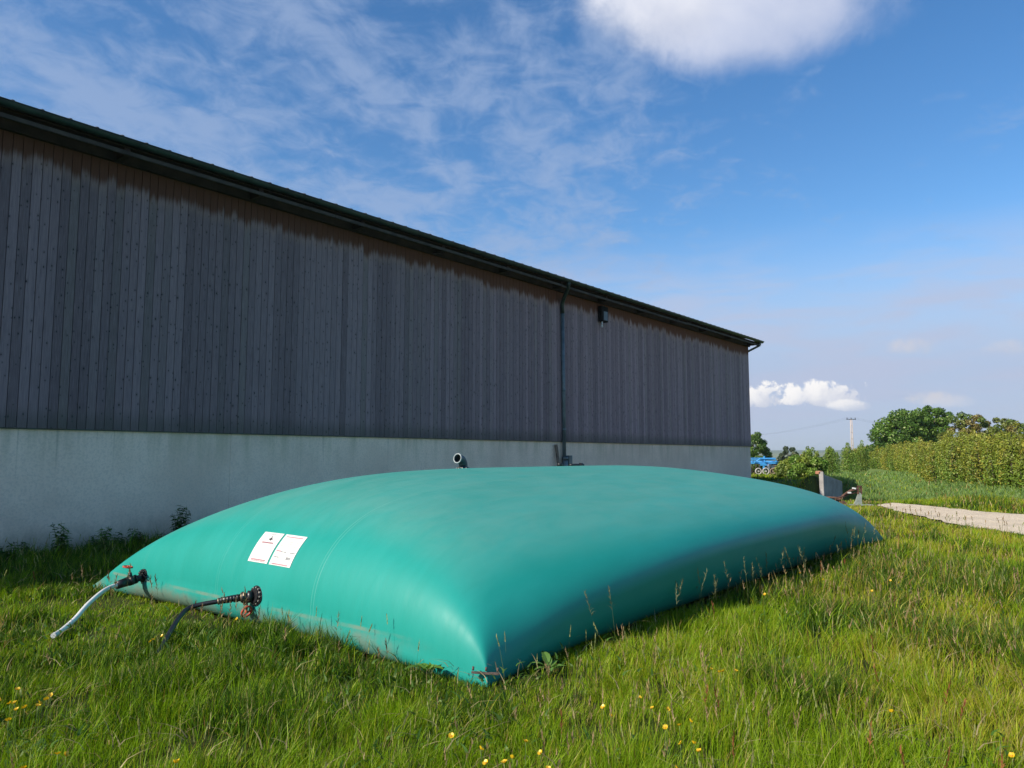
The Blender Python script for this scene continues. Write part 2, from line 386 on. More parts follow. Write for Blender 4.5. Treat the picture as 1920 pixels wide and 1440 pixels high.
b.add([(X1 - .2, WY + .1, ZT - .1), (X1 - .2, BACK - .8, ZT - .1), (X1 - .2, RY, ZT + 2.05), (X0 + .3, WY + .1, ZT - .1), (X0 + .3, BACK - .8, ZT - .1), (X0 + .3, RY, ZT + 2.05)], [(0, 1, 2), (3, 5, 4), (0, 2, 5, 3), (1, 4, 5, 2)])
bput(b.build('inner_wall', M_back))
b = MB(); x = X1
while x > X0:
    x0 = max(X0, x - 5.3); b.box(x0 + .0025, x - .0025, WY, WY + .055, -.3, ZB - .03); x -= 5.3
for k in range(4): b.box(X1 - .075, X1 - .02, WY + .06 + k * 4.4, WY + .055 + k * 4.4 + 4.39, -.3, ZB - .03)
bput(b.build('concrete_base', M_conc))
b = MB(); x = X1 + .01
while x > X0:
    wd = .146 + random.uniform(-.003, .003); g = random.random(); g2 = random.random(); dy = random.uniform(-.003, .003)
    b.box(x - wd + .005, x - .005, WY - .04 + dy, WY - .012, ZB - .035 + random.uniform(-.004, .004), ZT - .04, (g, g2, 0)); x -= wd
y = WY - .02
while y < BACK - .7:
    zt = ZT - .1 + min(y - GY, BACK - y) * .235
    b.box(X1 + .012, X1 + .035, y + .0035, y + .1425, ZB - .035, zt, (random.random(), random.random(), 0)); y += .146
b.box(X0, X1 - .09, WY - .010, WY + .05, ZB - .02, ZT - .03, (0, 0, 0))
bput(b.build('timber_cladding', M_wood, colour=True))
b = MB(); b.box(X0, X1 + .01, WY - .046, WY + .002, ZB - .052, ZB - .036); bput(b.build('drip_flashing', M_gut))
# roof: ribbed sheet, both slopes
def roof_mesh():
    b = MB(); tx = math.tan(R(15)); prof = []; x = X0 - .4; XE = X1 + .42; k = 0; off = 3.76 - .02
    first = off - math.ceil((off - x) / .41) * .41
    prof.append((x, 0)); c = first
    while c < XE - .05:
        if c > x + .04: prof += [(c - .035, 0), (c - .015, .042), (c + .015, .042), (c + .035, 0)]
        c += .41
    prof.append((XE, 0)); n = len(prof)
    for th in (0, -.012):
        vs = []
        for (yy, zz) in ((GY + .075, ZG + .02), (RY, ZG + .02 + (RY - GY) * tx), (BACK - .1, ZG + .02 + (RY - BACK + .3) * 0)):
            vs += [(px, yy, zz + pz + th) for px, pz in prof]
        fs = [(r * n + i, r * n + i + 1, (r + 1) * n + i + 1, (r + 1) * n + i) for r in (0, 1) for i in range(n - 1)]
        if th: fs = [tuple(reversed(q)) for q in fs]
        b.add(vs, fs)
    vs = [(px, GY + .075, ZG + .02 + pz + th) for th in (0, -.012) for px, pz in prof]
    b.add(vs, [(n + i, n + i + 1, i + 1, i) for i in range(n - 1)])
    return b
bput(roof_mesh().build('roof', M_roof))
# eave: purlin board, soffit, rafter tails
b = MB()
segs = [X0 - .3, 2.1, 9.9, 18.4, 27.0, X1 + .38]
for i in range(5):
    dz = random.uniform(-.012, .012); b.box(segs[i] + .006, segs[i + 1] - .006, GY + .12, GY + .155, ZG - .245 + dz, ZG - .175 + dz)
bput(b.build('fascia_board', M_fascia, bevel=.004))
b = MB(); b.box(X0 - .3, X1 + .38, GY + .16, WY + .3, ZG - .10, ZG - .075); bput(b.build('soffit', M_soff)); b = MB(); b.box(X0 - .3, X1 + .03, WY - .13, WY - .046, ZG - .27, ZG - .11); bput(b.build('eave_shade_strip', M_soff))  # dark strip along the wall top is added, standing in for deep eave shade
x = X1 - .3
while x > X0: bput(MB().box(x - .05, x + .05, GY + .165, WY - .05, ZG - .26, ZG - .105).build('rafter_tail', M_soff)); x -= 2.6
b = MB(); b.box(X1 + .37, X1 + .40, GY + .16, RY, ZG - .22, ZG - .03)
b.v = [(vx, vy, vz + max(0, vy - GY - .16) * math.tan(R(15))) for vx, vy, vz in b.v]; bput(b.build('verge_board', M_fascia))
# gutter half round with beads and brackets
def gutter():
    b = MB(); r = .088; n = 12; yc, zc = GY + r - .01, ZG; xs = [X0 - .4, X1 + .5]; vs = []; 
    prof = [(yc - r * math.cos(a), zc - r * math.sin(a)) for a in np.linspace(0, math.pi, n)]
    pin = [(yc - (r - .004) * math.cos(a), zc - (r - .004) * math.sin(a)) for a in np.linspace(math.pi, 0, n)]
    ring = prof + pin; k = len(ring)
    for xx in xs: vs += [(xx, yy, zz) for yy, zz in ring]
    b.add(vs, [(i, k + i, k + (i + 1) % k, (i + 1) % k) for i in range(k)], None, True)
    for xx in xs: b.add([(xx, yy, zz) for yy, zz in prof], [tuple(range(n))])
    b.tube([(xs[0], GY - .012, ZG), (xs[1], GY - .012, ZG)], .011, 8)
    for c in np.arange(-13, X1, 3.0):            # joints between lengths
        b.add([(c + dx, yc - (r + .004) * math.cos(a), zc - (r + .004) * math.sin(a)) for dx in (-.03, .03) for a in np.linspace(0, math.pi, n)], [(i, n + i, n + i + 1, i + 1) for i in range(n - 1)], None, True)
    return b
gt = bput(gutter().build('gutter', M_gut))
# downpipes
def pipe_path(pts, seg=6, rad=.09):
    out = []; P = [Vector(p) for p in pts]
    for i, p in enumerate(P):
        if 0 < i < len(P) - 1:
            a = (P[i - 1] - p).normalized(); c = (P[i + 1] - p).normalized()
            for s_ in map(float, np.linspace(0, 1, seg)): out.append((p + a * rad) * (1 - s_) ** 2 + 2 * s_ * (1 - s_) * p + (p + c * rad) * s_ ** 2)
        else: out.append(p)
    return out
b = MB(); b.tube(pipe_path([(18.72, GY + .075, ZG - .06), (18.72, GY + .075, ZG - .20), (19.0, WY - .10, ZG - .62), (19.02, WY - .10, ZG - .95)], 6, .14), .062, 14)
sn = bput(b.build('swan_neck', M_gut))
b = MB(); b.cyl((19.02, WY - .10, ZG - .9), (19.07, WY - .10, 1.05), .058, n=14)
for z in (6.0, 3.62, 2.4): b.cyl((19.03 + (6.3 - z) * .008, WY - .10, z - .035), (19.03 + (6.3 - z) * .008, WY - .10, z + .035), .067, n=14)
bput(b.build('downpipe', M_pipe))
b = MB(); b.cyl((19.07, WY - .13, .95), (19.07, WY - .13, 1.52), .085, n=16); b.cyl((19.07, WY - .13, 1.46), (19.07, WY - .13, 1.56), .10, n=16); b.cyl((19.09, WY - .16, 0), (19.09, WY - .16, .95), .06, n=14)
b.box(19.17, 19.36, WY - .2, WY - .003, 1.02, 1.60)
bput(b.build('rainwater_trap', M_pipe))
b = MB(); b.tube(pipe_path([(34.62, GY + .075, ZG - .06), (34.62, GY + .075, ZG - .20), (34.50, WY - .02, ZG - .45), (34.49, WY + .25, ZG - .6), (34.49, WY + .25, ZG - 1.2)]), .05, 14); b.cyl((34.49, WY + .25, ZG - 1.2), (34.49, WY + .25, .2), .05, n=14)
bput(b.build('corner_downpipe', M_pipe))
# floodlight under the eave: a thing fixed to the barn
fl = thing('floodlight', 'black boxy floodlight on the boards just right of the long downpipe', 'lamp', (21.36, WY - .05, 6.35))
b = MB(); b.box(-.20, .20, -.17, .0, -.25, .28); bo = b.build('housing', M_dark, fl, bevel=.02)
b = MB(); b.box(-.10, .15, -.178, -.171, -.20, .10); b.build('glass', M_glass, fl)
b = MB(); b.tube(pipe_path([(.1, -.06, .27), (.1, -.1, .34), (-.1, -.1, .42), (-.14, -.02, .52)], 5, .04), .012, 8); b.build('cable', M_fascia, fl)
b = MB(); b.cyl((-.1, -.1, -.40), (-.1, -.1, -.25), .028, n=12); b.cyl((-.1, -.1, -.44), (-.1, -.1, -.38), .035, n=12); b.build('sensor', M_bulb, fl)
# stake leaning on the wall
st = thing('wooden_stake', 'old wooden stake leaning on the concrete beside the downpipe', 'stake', (18.75, WY - .3, 0))
b = MB(); b.box(-.05, .05, -.025, .025, 0, 1.95, M=Matrix.Rotation(R(-7), 4, 'X') @ Matrix.Rotation(R(-2), 4, 'Y')); b.build('stake', simple('old_wood', (.17, .13, .10), .9, 0, .4, 8), st)

# ------------------------------------------------------------------ tank
TP = dict(H=1.437, mx=5.725, nx=.461, my=1.95, ny=.50, x0=3.97, x1=15.50, y0=3.555, y1=9.726, c=.244, k=2.568, mr=4.074, nr=1.366, mb=2.152, nb=1.704)
def bulge(U, V, z): return .30 * np.sin(np.pi * np.clip(z / 1.5, 0, 1)) ** 1.1 * (1 - np.abs(U) ** np.where(U > 0, 2.2, 4)) * sstep(-.3, -.85, V)
def tank_top(U, V):
    p = TP; U = np.asarray(U, float); V = np.asarray(V, float)
    gx = np.where(U < 0, (1 - np.abs(U) ** p['mx']) ** p['nx'], (1 - np.abs(U) ** p['mr']) ** p['nr'])
    gy = np.where(V < 0, (1 - np.abs(V) ** p['my']) ** p['ny'], (1 - np.abs(V) ** p['mb']) ** p['nb'])
    k = p['k']; g = np.maximum(np.maximum(gx, 1e-3) ** -k + np.maximum(gy, 1e-3) ** -k - 1, 1e-9) ** (-1 / k) * (gx > 0) * (gy > 0)
    cc = p['c'] + .30 * sstep(-.2, -.95, V) * sstep(-1.0, -.86, U) * (1 - sstep(.25, .9, U)); z = .04 + cc * (1 - np.abs(U * V) ** 3) + (p['H'] - cc - .04) * g
    # slight slack ripples running lengthwise near the ends
    X = (p['x0'] + p['x1']) / 2 + (p['x1'] - p['x0']) / 2 * U; Y = (p['y0'] + p['y1']) / 2 + (p['y1'] - p['y0']) / 2 * V
    cw = (np.abs(U) * np.abs(V)) ** 10
    X = X + .07 * cw * (U < 0) * (V < 0) - .02 * cw * (U < 0) * (V > 0); Y = Y - .06 * cw * (U < 0) * (V < 0)
    Y = Y - bulge(U, V, z); return np.stack([X, Y, z], -1)
def tank_pt(u, v, off=0.):
    e = 1e-3; P = tank_top(u, v); a = tank_top(min(u + e, 1), v) - tank_top(max(u - e, -1), v); b_ = tank_top(u, min(v + e, 1)) - tank_top(u, max(v - e, -1))
    n = np.cross(a, b_); n /= np.linalg.norm(n); return P + n * off, n
def m_tank(t):
    p = t.obj(); X, Y, Z = t.sep(p)[0:3]
    n1 = t.noise(t.scale(p, .8, 3.2, 1), 1., 6, .6, .3); n2 = t.noise(t.scale(p, .5, 5, 1), 1.6, 5, .65, .5)
    c = t.mix(t.ramp(n1, .3, .7), (.011, .255, .212), (.016, .278, .238))
    # dust on the flat top
    nz = t.sep(t.new('ShaderNodeNewGeometry').outputs['Normal'])[2]
    dn = t.noise(t.scale(p, 1.4, 2.4, 1), 1.3, 8, .68, .6)
    dust = t.m('MULTIPLY', t.ramp(nz, .72, .99), t.ramp(dn, .25, .75, .30, .70))
    c = t.mix(t.m('MULTIPLY', dust, .46), c, (.21, .33, .28))
    # drip streaks down the ends
    stx = t.noise(t.comb(t.m('MULTIPLY', X, .4), t.m('MULTIPLY', Y, 6.), t.m('MULTIPLY', Z, .8)), 1., 5, .6)
    c = t.mix(t.ramp(stx, .55, .8, 0, .12), c, (.06, .30, .25))
    # soil splashed on the lowest part
    sp = t.noise(p, 7., 5, .7); endw = t.m('MULTIPLY', t.ramp(X, -5.2, -5.6), t.ramp(Y, -2.9, -1.9)); sb = t.m('ADD', Z, t.m('MULTIPLY', t.m('SUBTRACT', sp, .5), .22))
    c = t.mix(t.m('MULTIPLY', t.m('MULTIPLY', endw, t.ramp(sb, .26, .12)), t.ramp(t.noise(p, 2.2, 4, .6), .38, .62, .05, .75)), c, (.17, .19, .15))
    line = t.m('MULTIPLY', t.ramp(t.m('ABSOLUTE', t.m('SUBTRACT', Z, .235)), .022, .006), t.ramp(t.noise(p, 3., 3), .35, .6))
    c = t.mix(t.m('MULTIPLY', t.m('MULTIPLY', endw, line), .45), c, (.26, .22, .15))
    # welded seams lengthwise
    h = None
    for ys, st in ((5.416, .6), (6.95, .3), (8.5, .3), (3.9, 0.)):
        if st == 0: continue
        d = t.m('ABSOLUTE', t.m('SUBTRACT', Y, ys - 6.653))
        e = t.m('MULTIPLY', t.ramp(d, .022, .016), st); h = e if h is None else t.m('ADD', h, e)
        c = t.mix(t.m('MULTIPLY', t.ramp(t.m('ABSOLUTE', t.m('SUBTRACT', d, .018)), .007, .002), st * .5), c, (.14, .38, .32))
    wr = t.noise(t.scale(p, .7, 2.2, 1), 2.0, 4, .5)
    nrm = t.bump(t.m('ADD', t.m('MULTIPLY', h, .003), t.m('MULTIPLY', wr, .007)), .8, 1.)
    ro = t.m('ADD', t.m('MULTIPLY', dust, .25), t.ramp(n2, .3, .7, .46, .54))
    return pbr(t, c, ro, 0, nrm, .25)
M_tank = mat('green_coated_fabric', m_tank)
TC = ((TP['x0'] + TP['x1']) / 2, (TP['y0'] + TP['y1']) / 2)
tank = thing('liquid_storage_tank', 'large green pillow tank full of liquid, lying in the grass beside the barn', 'storage tank', (*TC, 0))
def tput(o): o.parent = tank; o.matrix_parent_inverse = Matrix.Translation((-TC[0], -TC[1], 0)); return o
def mk_tank():
    n = 181; s = np.sin(np.linspace(-1, 1, n) * np.pi / 2); U, V = np.meshgrid(s, s, indexing='ij')
    T = tank_top(U, V).reshape(-1, 3); T[:, 0] -= TC[0]; T[:, 1] -= TC[1]
    i, j = np.meshgrid(np.arange(n - 1), np.arange(n - 1), indexing='ij')
    Q = np.stack([i * n + j, (i + 1) * n + j, (i + 1) * n + j + 1, i * n + j + 1], -1).reshape(-1, 4)
    # rim, tucked under down to the ground
    per = [(k, 0) for k in range(n)] + [(n - 1, k) for k in range(1, n)] + [(k, n - 1) for k in range(n - 2, -1, -1)] + [(0, k) for k in range(n - 2, 0, -1)]
    idx = np.array([a * n + b_ for a, b_ in per]); P = T[idx]; uu = np.array([s[a] for a, _ in per]); vv = np.array([s[b_] for _, b_ in per])
    cor = np.abs(uu * vv) ** 3; nx = np.where(np.abs(uu) > .9999, -np.sign(uu), 0.); ny = np.where(np.abs(vv) > .9999, -np.sign(vv), 0.)
    ln = np.maximum(np.hypot(nx, ny), 1); nx, ny = nx / ln, ny / ln; wdt = .30 * (1 - cor) + .01
    rings = []; m = len(per); faces = []; base = len(T); prev = idx
    for q in range(1, 9):
        a = q / 8 * math.pi / 2
        # bulge slightly outward first, then tuck in
        inn = wdt * ((1 - math.cos(a)) - .16 * math.sin(2 * a)); zz = P[:, 2] * (1 - math.sin(a)) - .02 * math.sin(a)
        db = bulge(uu, vv, P[:, 2]) - bulge(uu, vv, zz); rings.append(np.c_[P[:, 0] + nx * inn, P[:, 1] + ny * inn + db, zz]); cur = base + (q - 1) * m + np.arange(m)
        faces.append(np.stack([np.roll(prev, -1), prev, cur, np.roll(cur, -1)], -1)[:, ::-1][:, ::-1]); prev = cur
    V_ = np.vstack([T] + rings); F = np.vstack([Q] + faces)
    o = fast_mesh('fabric_body', V_, F, None, M_tank, smooth=True)
    bm = bmesh.new(); bm.from_mesh(o.data); bmesh.ops.recalc_face_normals(bm, faces=bm.faces); bm.to_mesh(o.data); bm.free()
    o.parent = tank
mk_tank()
# instruction sheets stuck on the near end, draped over the curve
M_paper = simple('white_print', (.66, .66, .64), .5, 0, .06, 8)
M_pink = simple('faded_print', (.42, .20, .23), .6); M_grey = simple('grey_print', (.28, .28, .28), .6); M_ink = simple('dark_print', (.05, .04, .04), .6)
def drape(us, vs, off):
    # us, vs arrays of equal shape in sheet space: u goes down-slope from -.9572 to -.9892
    P = np.zeros(us.shape + (3,))
    for k in np.ndindex(us.shape): P[k] = tank_pt(us[k], vs[k], off)[0]
    return P - np.array([TC[0], TC[1], 0])
U_T, U_B = -.9572, -.9890
zt_, zb_ = tank_top(U_T, -.15)[2], tank_top(U_B, -.15)[2]
us_tab = np.linspace(U_T, U_B, 60); zs_tab = tank_top(us_tab, np.full(60, -.15)); al = np.r_[0, np.cumsum(np.hypot(np.diff(zs_tab[:, 0]), np.diff(zs_tab[:, 2])))]; al /= al[-1]
def uof(t_): return np.interp(t_, al, us_tab)
def patch(v0, v1, t0, t1, off, name, m, parent, nu=10, nv=10):
    tt, vv = np.meshgrid(np.linspace(t0, t1, nu), np.linspace(v0, v1, nv), indexing='ij')
    P = drape(uof(tt), vv, off).reshape(-1, 3); i, j = np.meshgrid(np.arange(nu - 1), np.arange(nv - 1), indexing='ij')
    Q = np.stack([i * nv + j, i * nv + j + 1, (i + 1) * nv + j + 1, (i + 1) * nv + j], -1).reshape(-1, 4)
    Q = Q[:, ::-1] if False else Q
    return P, Q
def sheet(v0, v1, marks, lab):
    P, Q = patch(v0, v1, 0, 1, .004, '', None, None); o = fast_mesh('instruction_sheet', P, Q, None, M_paper, parent=tank); o['label'] = lab
    for name, m, items in marks:
        Vs, Qs, n0 = [], [], 0
        for (a0, a1, t0, t1) in items:
            P, Q = patch(v0 + (v1 - v0) * a0, v0 + (v1 - v0) * a1, t0, t1, .0065, '', None, None, 3, 4); Vs.append(P); Qs.append(Q + n0); n0 += len(P)
        fast_mesh(name, np.vstack(Vs), np.vstack(Qs), None, m, parent=o)
def words(a0, a1, t0, t1, gap=.02):
    out = []; a = a0
    while a < a1 - .02:
        wv = random.uniform(.04, .12); out.append((a, min(a + wv, a1), t0, t1)); a += wv + gap
    return out
# v runs from the barn side (left in view) to the open side
sheet(-.0455, -.148, [
    ('print_mark', M_ink, [(.50, .60, .20, .27), (.53, .56, .13, .20), (.58, .65, .23, .25), (.46, .50, .225, .255), (.53, .58, .27, .29)]),
    ('print_heading', M_pink, words(.22, .80, .345, .39, .012)),
    ('print_lines', M_pink, [(.12, .85, .90, .935)] + words(.15, .85, .95, .965)),
    ('print_text', M_grey, words(.3, .8, .06, .075))], 'left white sheet with a small dark emblem and a pinkish heading')
sheet(-.1583, -.264, [
    ('print_lines', M_pink, [(.10, .88, .07, .10), (.06, .30, .555, .585), (.12, .86, .94, .975)]),
    ('print_text', M_grey, words(.1, .86, .25, .262) + words(.1, .8, .32, .332) + words(.1, .86, .39, .402) + words(.3, .55, .57, .60) + words(.72, .93, .57, .60) + words(.1, .34, .74, .77) + [(.66, .86, .72, .80)])], 'right white sheet with faint rows of print')
# fittings on the near end
M_bf = simple('black_fitting', (.014, .014, .016), .38, 0, .3, 20); M_steel = simple('steel_bolt', (.45, .42, .38), .4, .8, .3, 30)
M_red = simple('red_handle', (.48, .06, .03), .5, 0, .3, 20); M_brass = simple('dull_brass', (.22, .17, .11), .45, .6, .3, 30)
def local(b, M):
    b.v = [tuple(M @ Vector(v)) for v in b.v]; return b
def flange(b, bb, R0, th, nb, dirsign=-1):
    # axis along -x (outward)
    b.cyl((0, 0, 0), (-th, 0, 0), R0, n=28); b.cyl((-th, 0, 0), (-th - .018, 0, 0), R0 * .62, R0 * .52, n=24)
    for i in range(nb):
        a = 2 * math.pi * i / nb; c = (0, math.cos(a) * R0 * .8, math.sin(a) * R0 * .8)
        bb.cyl((-th + .001, c[1], c[2]), (-th - .014, c[1], c[2]), .0095, n=6)
    for i in range(nb):
        a = 2 * math.pi * (i + .5) / nb; c = (math.cos(a), math.sin(a))
        M = Matrix.Rotation(a, 4, 'X'); vs = [M @ Vector(v) for v in ((-th, -.005, R0 * .5), (-th, .005, R0 * .5), (-th, .005, R0 * .97), (-th, -.005, R0 * .97), (-th - .016, -.005, R0 * .5), (-th - .016, .005, R0 * .5), (-th - .016, .005, R0 * .9), (-th - .016, -.005, R0 * .9))]
        b.add(vs, [(0, 1, 2, 3), (4, 7, 6, 5), (0, 4, 5, 1), (1, 5, 6, 2), (2, 6, 7, 3), (3, 7, 4, 0)])
def wheel(b, c, nrm, r):
    b.ring(c, nrm, r, r * .2, 18, 8); n_ = Vector(nrm).normalized(); a = n_.orthogonal().normalized(); bb = n_.cross(a); c = Vector(c)
    for k in range(3):
        d = a * math.cos(k * 2.094) + bb * math.sin(k * 2.094); b.cyl(c, c + d * r, r * .12, n=6)
    b.cyl(c - n_ * r * .2, c + n_ * r * .25, r * .26, n=10)
def valve_white():
    M = Matrix.Translation((3.985, 8.45, .27)) @ Matrix.Rotation(R(-8), 4, 'Y') @ Matrix.Rotation(R(8), 4, 'Z')
    f = MB(); bo = MB(); flange(f, bo, .085, .022, 10)
    v = MB(); v.cyl((-.03, 0, 0), (-.11, 0, 0), .036, n=16); v.cyl((-.105, 0, 0), (-.125, 0, 0), .05, n=8); v.cyl((-.125, 0, 0), (-.21, 0, 0), .042, n=16); v.cyl((-.145, 0, 0), (-.19, 0, 0), .052, n=16)
    v.cyl((-.167, 0, .03), (-.167, 0, .085), .024, .018, n=12); v.cyl((-.21, 0, 0), (-.225, 0, 0), .05, n=8); v.cyl((-.225, 0, 0), (-.33, 0, -.006), .047, .043, n=18)
    s_ = MB(); s_.cyl((-.167, 0, .08), (-.167, 0, .15), .008, n=8); s_.cyl((-.167, 0, .075), (-.167, 0, .095), .015, n=6)
    s_.cyl((-.150, -.03, -.03), (-.150, -.03, .04), .008, n=6); s_.cyl((-.186, -.03, -.03), (-.186, -.03, .04), .008, n=6)
    h = MB(); wheel(h, (-.185, 0, .155), (.25, -.15, 1), .045)
    r = tput(local(v, M).build('valve', M_bf)); r['label'] = 'valve with its red hand wheel on top, feeding the white hose'
    for bb, nm, m in ((f, 'flange', M_bf), (bo, 'bolts', M_steel), (s_, 'spindle', M_brass), (h, 'hand_wheel', M_red)):
        o = local(bb, M).build(nm, m); o.parent = r
    return M @ Vector((-.30, 0, -.005)), M
def valve_black():
    M = Matrix.Translation((3.985, 6.24, .315)) @ Matrix.Rotation(R(-3), 4, 'Y') @ Matrix.Rotation(R(-30), 4, 'Z')
    f = MB(); bo = MB(); Mf = Matrix.Translation((3.985, 6.24, .315)) @ Matrix.Rotation(R(8), 4, 'Y'); flange(f, bo, .092, .024, 12)
    f.cyl((-.03, 0, .0), (-.05, 0, .0), .07, n=8)
    v = MB(); v.cyl((-.02, 0, 0), (-.13, 0, 0), .04, n=16); v.cyl((-.05, 0, 0), (-.09, 0, 0), .056, n=16); v.cyl((-.12, 0, 0), (-.14, 0, 0), .052, n=8)
    v.tube([(-.14, 0, 0), (-.22, 0, .0), (-.34, 0, -.012)], [.034, .03, .027], 14)
    for k in range(6): v.cyl((-.17 - k * .027, 0, -.002 - k * .001), (-.183 - k * .027, 0, -.002 - k * .001), .036 - k * .0012, n=12)
    s_ = MB(); s_.cyl((-.10, 0, -.04), (-.10, -.02, -.11), .014, .011, n=10); s_.cyl((-.122, -.036, -.06), (-.122, -.036, .05), .009, n=6); s_.cyl((-.138, 0, 0), (-.15, 0, 0), .045, n=8); s_.cyl((-.33, 0, -.012), (-.345, 0, -.013), .03, n=12)
    h = MB(); wheel(h, (-.10, -.03, -.125), (.5, -.8, -.35), .05)
    r = tput(local(v, M).build('valve', M_bf)); r['label'] = 'valve with its red hand wheel hanging below, feeding the black hose'
    for bb, nm, m, mm in ((f, 'flange', M_bf, Mf), (bo, 'bolts', M_steel, Mf), (s_, 'spindle', M_brass, M), (h, 'hand_wheel', M_red, M)):
        o = local(bb, mm).build(nm, m); o.parent = r
    return M @ Vector((-.33, 0, -.012)), M
def bez(pts, n=40):
    P = [Vector(p) for p in pts]; out = []
    Q = [P[0] * 2 - P[1]] + P + [P[-1] * 2 - P[-2]]
    for i in range(1, len(Q) - 2):
        for s_ in map(float, np.linspace(0, 1, n // (len(P) - 1), endpoint=False)):
            a, b_, c, d = Q[i - 1], Q[i], Q[i + 1], Q[i + 2]
            out.append(.5 * ((2 * b_) + (c - a) * s_ + (2 * a - 5 * b_ + 4 * c - d) * s_ ** 2 + (3 * b_ - a - 3 * c + d) * s_ ** 3))
    return out + [P[-1]]
ew, Mw = valve_white(); eb, Mb_ = valve_black()
M_hw = simple('white_hose', (.72, .72, .70), .35, 0, .12, 5); M_hb = simple('black_hose', (.012, .014, .018), .4, 0, .3, 5)
def hose(name, pts, r, m, lab):
    t_ = thing(name, lab, 'hose', (pts[-1][0], pts[-1][1], 0)); b = MB(); b.tube(bez(pts, 48), r, 14); o = b.build('hose_tube', m); o.parent = t_; o.matrix_parent_inverse = Matrix.Translation((-pts[-1][0], -pts[-1][1], 0)); return t_
hose('garden_hose', [ew + Vector((.06, 0, 0)), ew, (3.50, 8.28, .21), (3.2, 7.92, .16), (2.95, 7.58, .10), (2.74, 7.30, .075), (2.62, 7.16, .07)], .022, M_hw, 'white hose running from the tank valve down into the grass')
hose('rubber_hose', [eb + Vector((.08, -.05, .0)), eb, (3.50, 6.53, .25), (3.34, 6.42, .20), (3.17, 6.24, .13), (3.02, 6.06, .07), (2.92, 5.95, .04)], .021, M_hb, 'black hose running from the tank valve down into the grass')
# vent elbow on top
VX, VY = 7.66, 7.08
vz = float(tank_top((VX - TC[0]) / ((TP['x1'] - TP['x0']) / 2), (VY - TC[1]) / ((TP['y1'] - TP['y0']) / 2))[2])
M_pvc = simple('dark_grey_pvc', (.035, .05, .058), .4, 0, .2, 6); M_rim = simple('pale_rim', (.30, .33, .34), .5)
def vent():
    ax = Vector((-.996, -.087, 0)); r = .062
    b = MB(); pts = [(VX, VY, vz - .02), (VX, VY, vz + .055)]
    for a in map(float, np.linspace(0, math.pi / 2 * .94, 9)): pts.append(Vector((VX, VY, vz + .055)) + ax * (.092 * (1 - math.cos(a))) + Vector((0, 0, .092 * math.sin(a))))
    e = Vector(pts[-1]); dd = (Vector(pts[-1]) - Vector(pts[-2])).normalized(); pts.append(e + dd * .045)
    b.tube(pts, [r] * 9 + [r, r, r + .006], 22, cap=False)
    # inner skin so that the mouth is hollow
    b.tube(list(reversed(pts)), [r - .001] + [r - .008] * 11, 22, cap=False)
    o = tput(b.build('vent_elbow', M_pvc))
    q = MB(); q.ring(pts[-1], dd, r + .001, .0085, 28, 8); q_ = q.build('pipe_rim', M_rim); q_.parent = o
    q = MB(); q.cyl((VX, VY, vz - .01), (VX, VY, vz + .014), .105, n=26); q.cyl((VX, VY, vz + .014), (VX, VY, vz + .035), .075, n=26); q_ = q.build('flange', M_bf); q_.parent = o
    q = MB()
    for i in range(10): a = i * .628; q.cyl((VX + .088 * math.cos(a), VY + .088 * math.sin(a), vz + .01), (VX + .088 * math.cos(a), VY + .088 * math.sin(a), vz + .028), .009, n=6)
    q_ = q.build('bolts', M_steel); q_.parent = o
vent()
def fitting(x, y, h, r, lab, wheelx):
    z = float(tank_top((x - TC[0]) / ((TP['x1'] - TP['x0']) / 2), (y - TC[1]) / ((TP['y1'] - TP['y0']) / 2))[2])
    q = MB(); q.cyl((x, y, z - .01), (x, y, z + .02), r * 1.6, n=20); q.cyl((x, y, z + .02), (x, y, z + h * .7), r, n=16); q.cyl((x, y, z + h * .6), (x, y, z + h), r * 1.25, n=16)
    if wheelx: q.cyl((x - .02, y, z + h * .75), (x + .22, y - .10, z + h * .75), r * .75, n=12); q.cyl((x + .15, y - .07, z + h * .75), (x + .20, y - .09, z + h * .75), r * 1.1, n=12)
    o = tput(q.build('filler_fitting', M_bf)); o['label'] = lab
    q = MB(); q.cyl((x + .02, y - .03, z + .02), (x + .02, y - .03, z + h * .4), .012, n=6); q.cyl((x - .06, y - .03, z + .02), (x - .06, y - .03, z + .05), .012, n=6); q_ = q.build('bolts', M_steel); q_.parent = o
fitting(10.25, 7.28, .10, .04, 'upright black cap in front of the downpipe', False)
fitting(10.62, 7.30, .09, .036, 'black cap with a sideways outlet', True)
# rusty clamp at the near corner
q = MB(); q.box(-.10, .09, -.012, .012, -.005, .006)
for xx in (-.09, 0, .08): q.cyl((xx, 0, .015), (xx, 0, .04), .008, n=6)
o = tput(local(q, Matrix.Translation((4.03, 3.50, .10)) @ Matrix.Rotation(R(-48), 4, 'Z') @ Matrix.Rotation(R(4), 4, 'Y')).build('corner_clamp', simple('rusty_metal', (.12, .085, .07), .8, .2, .4, 20)))

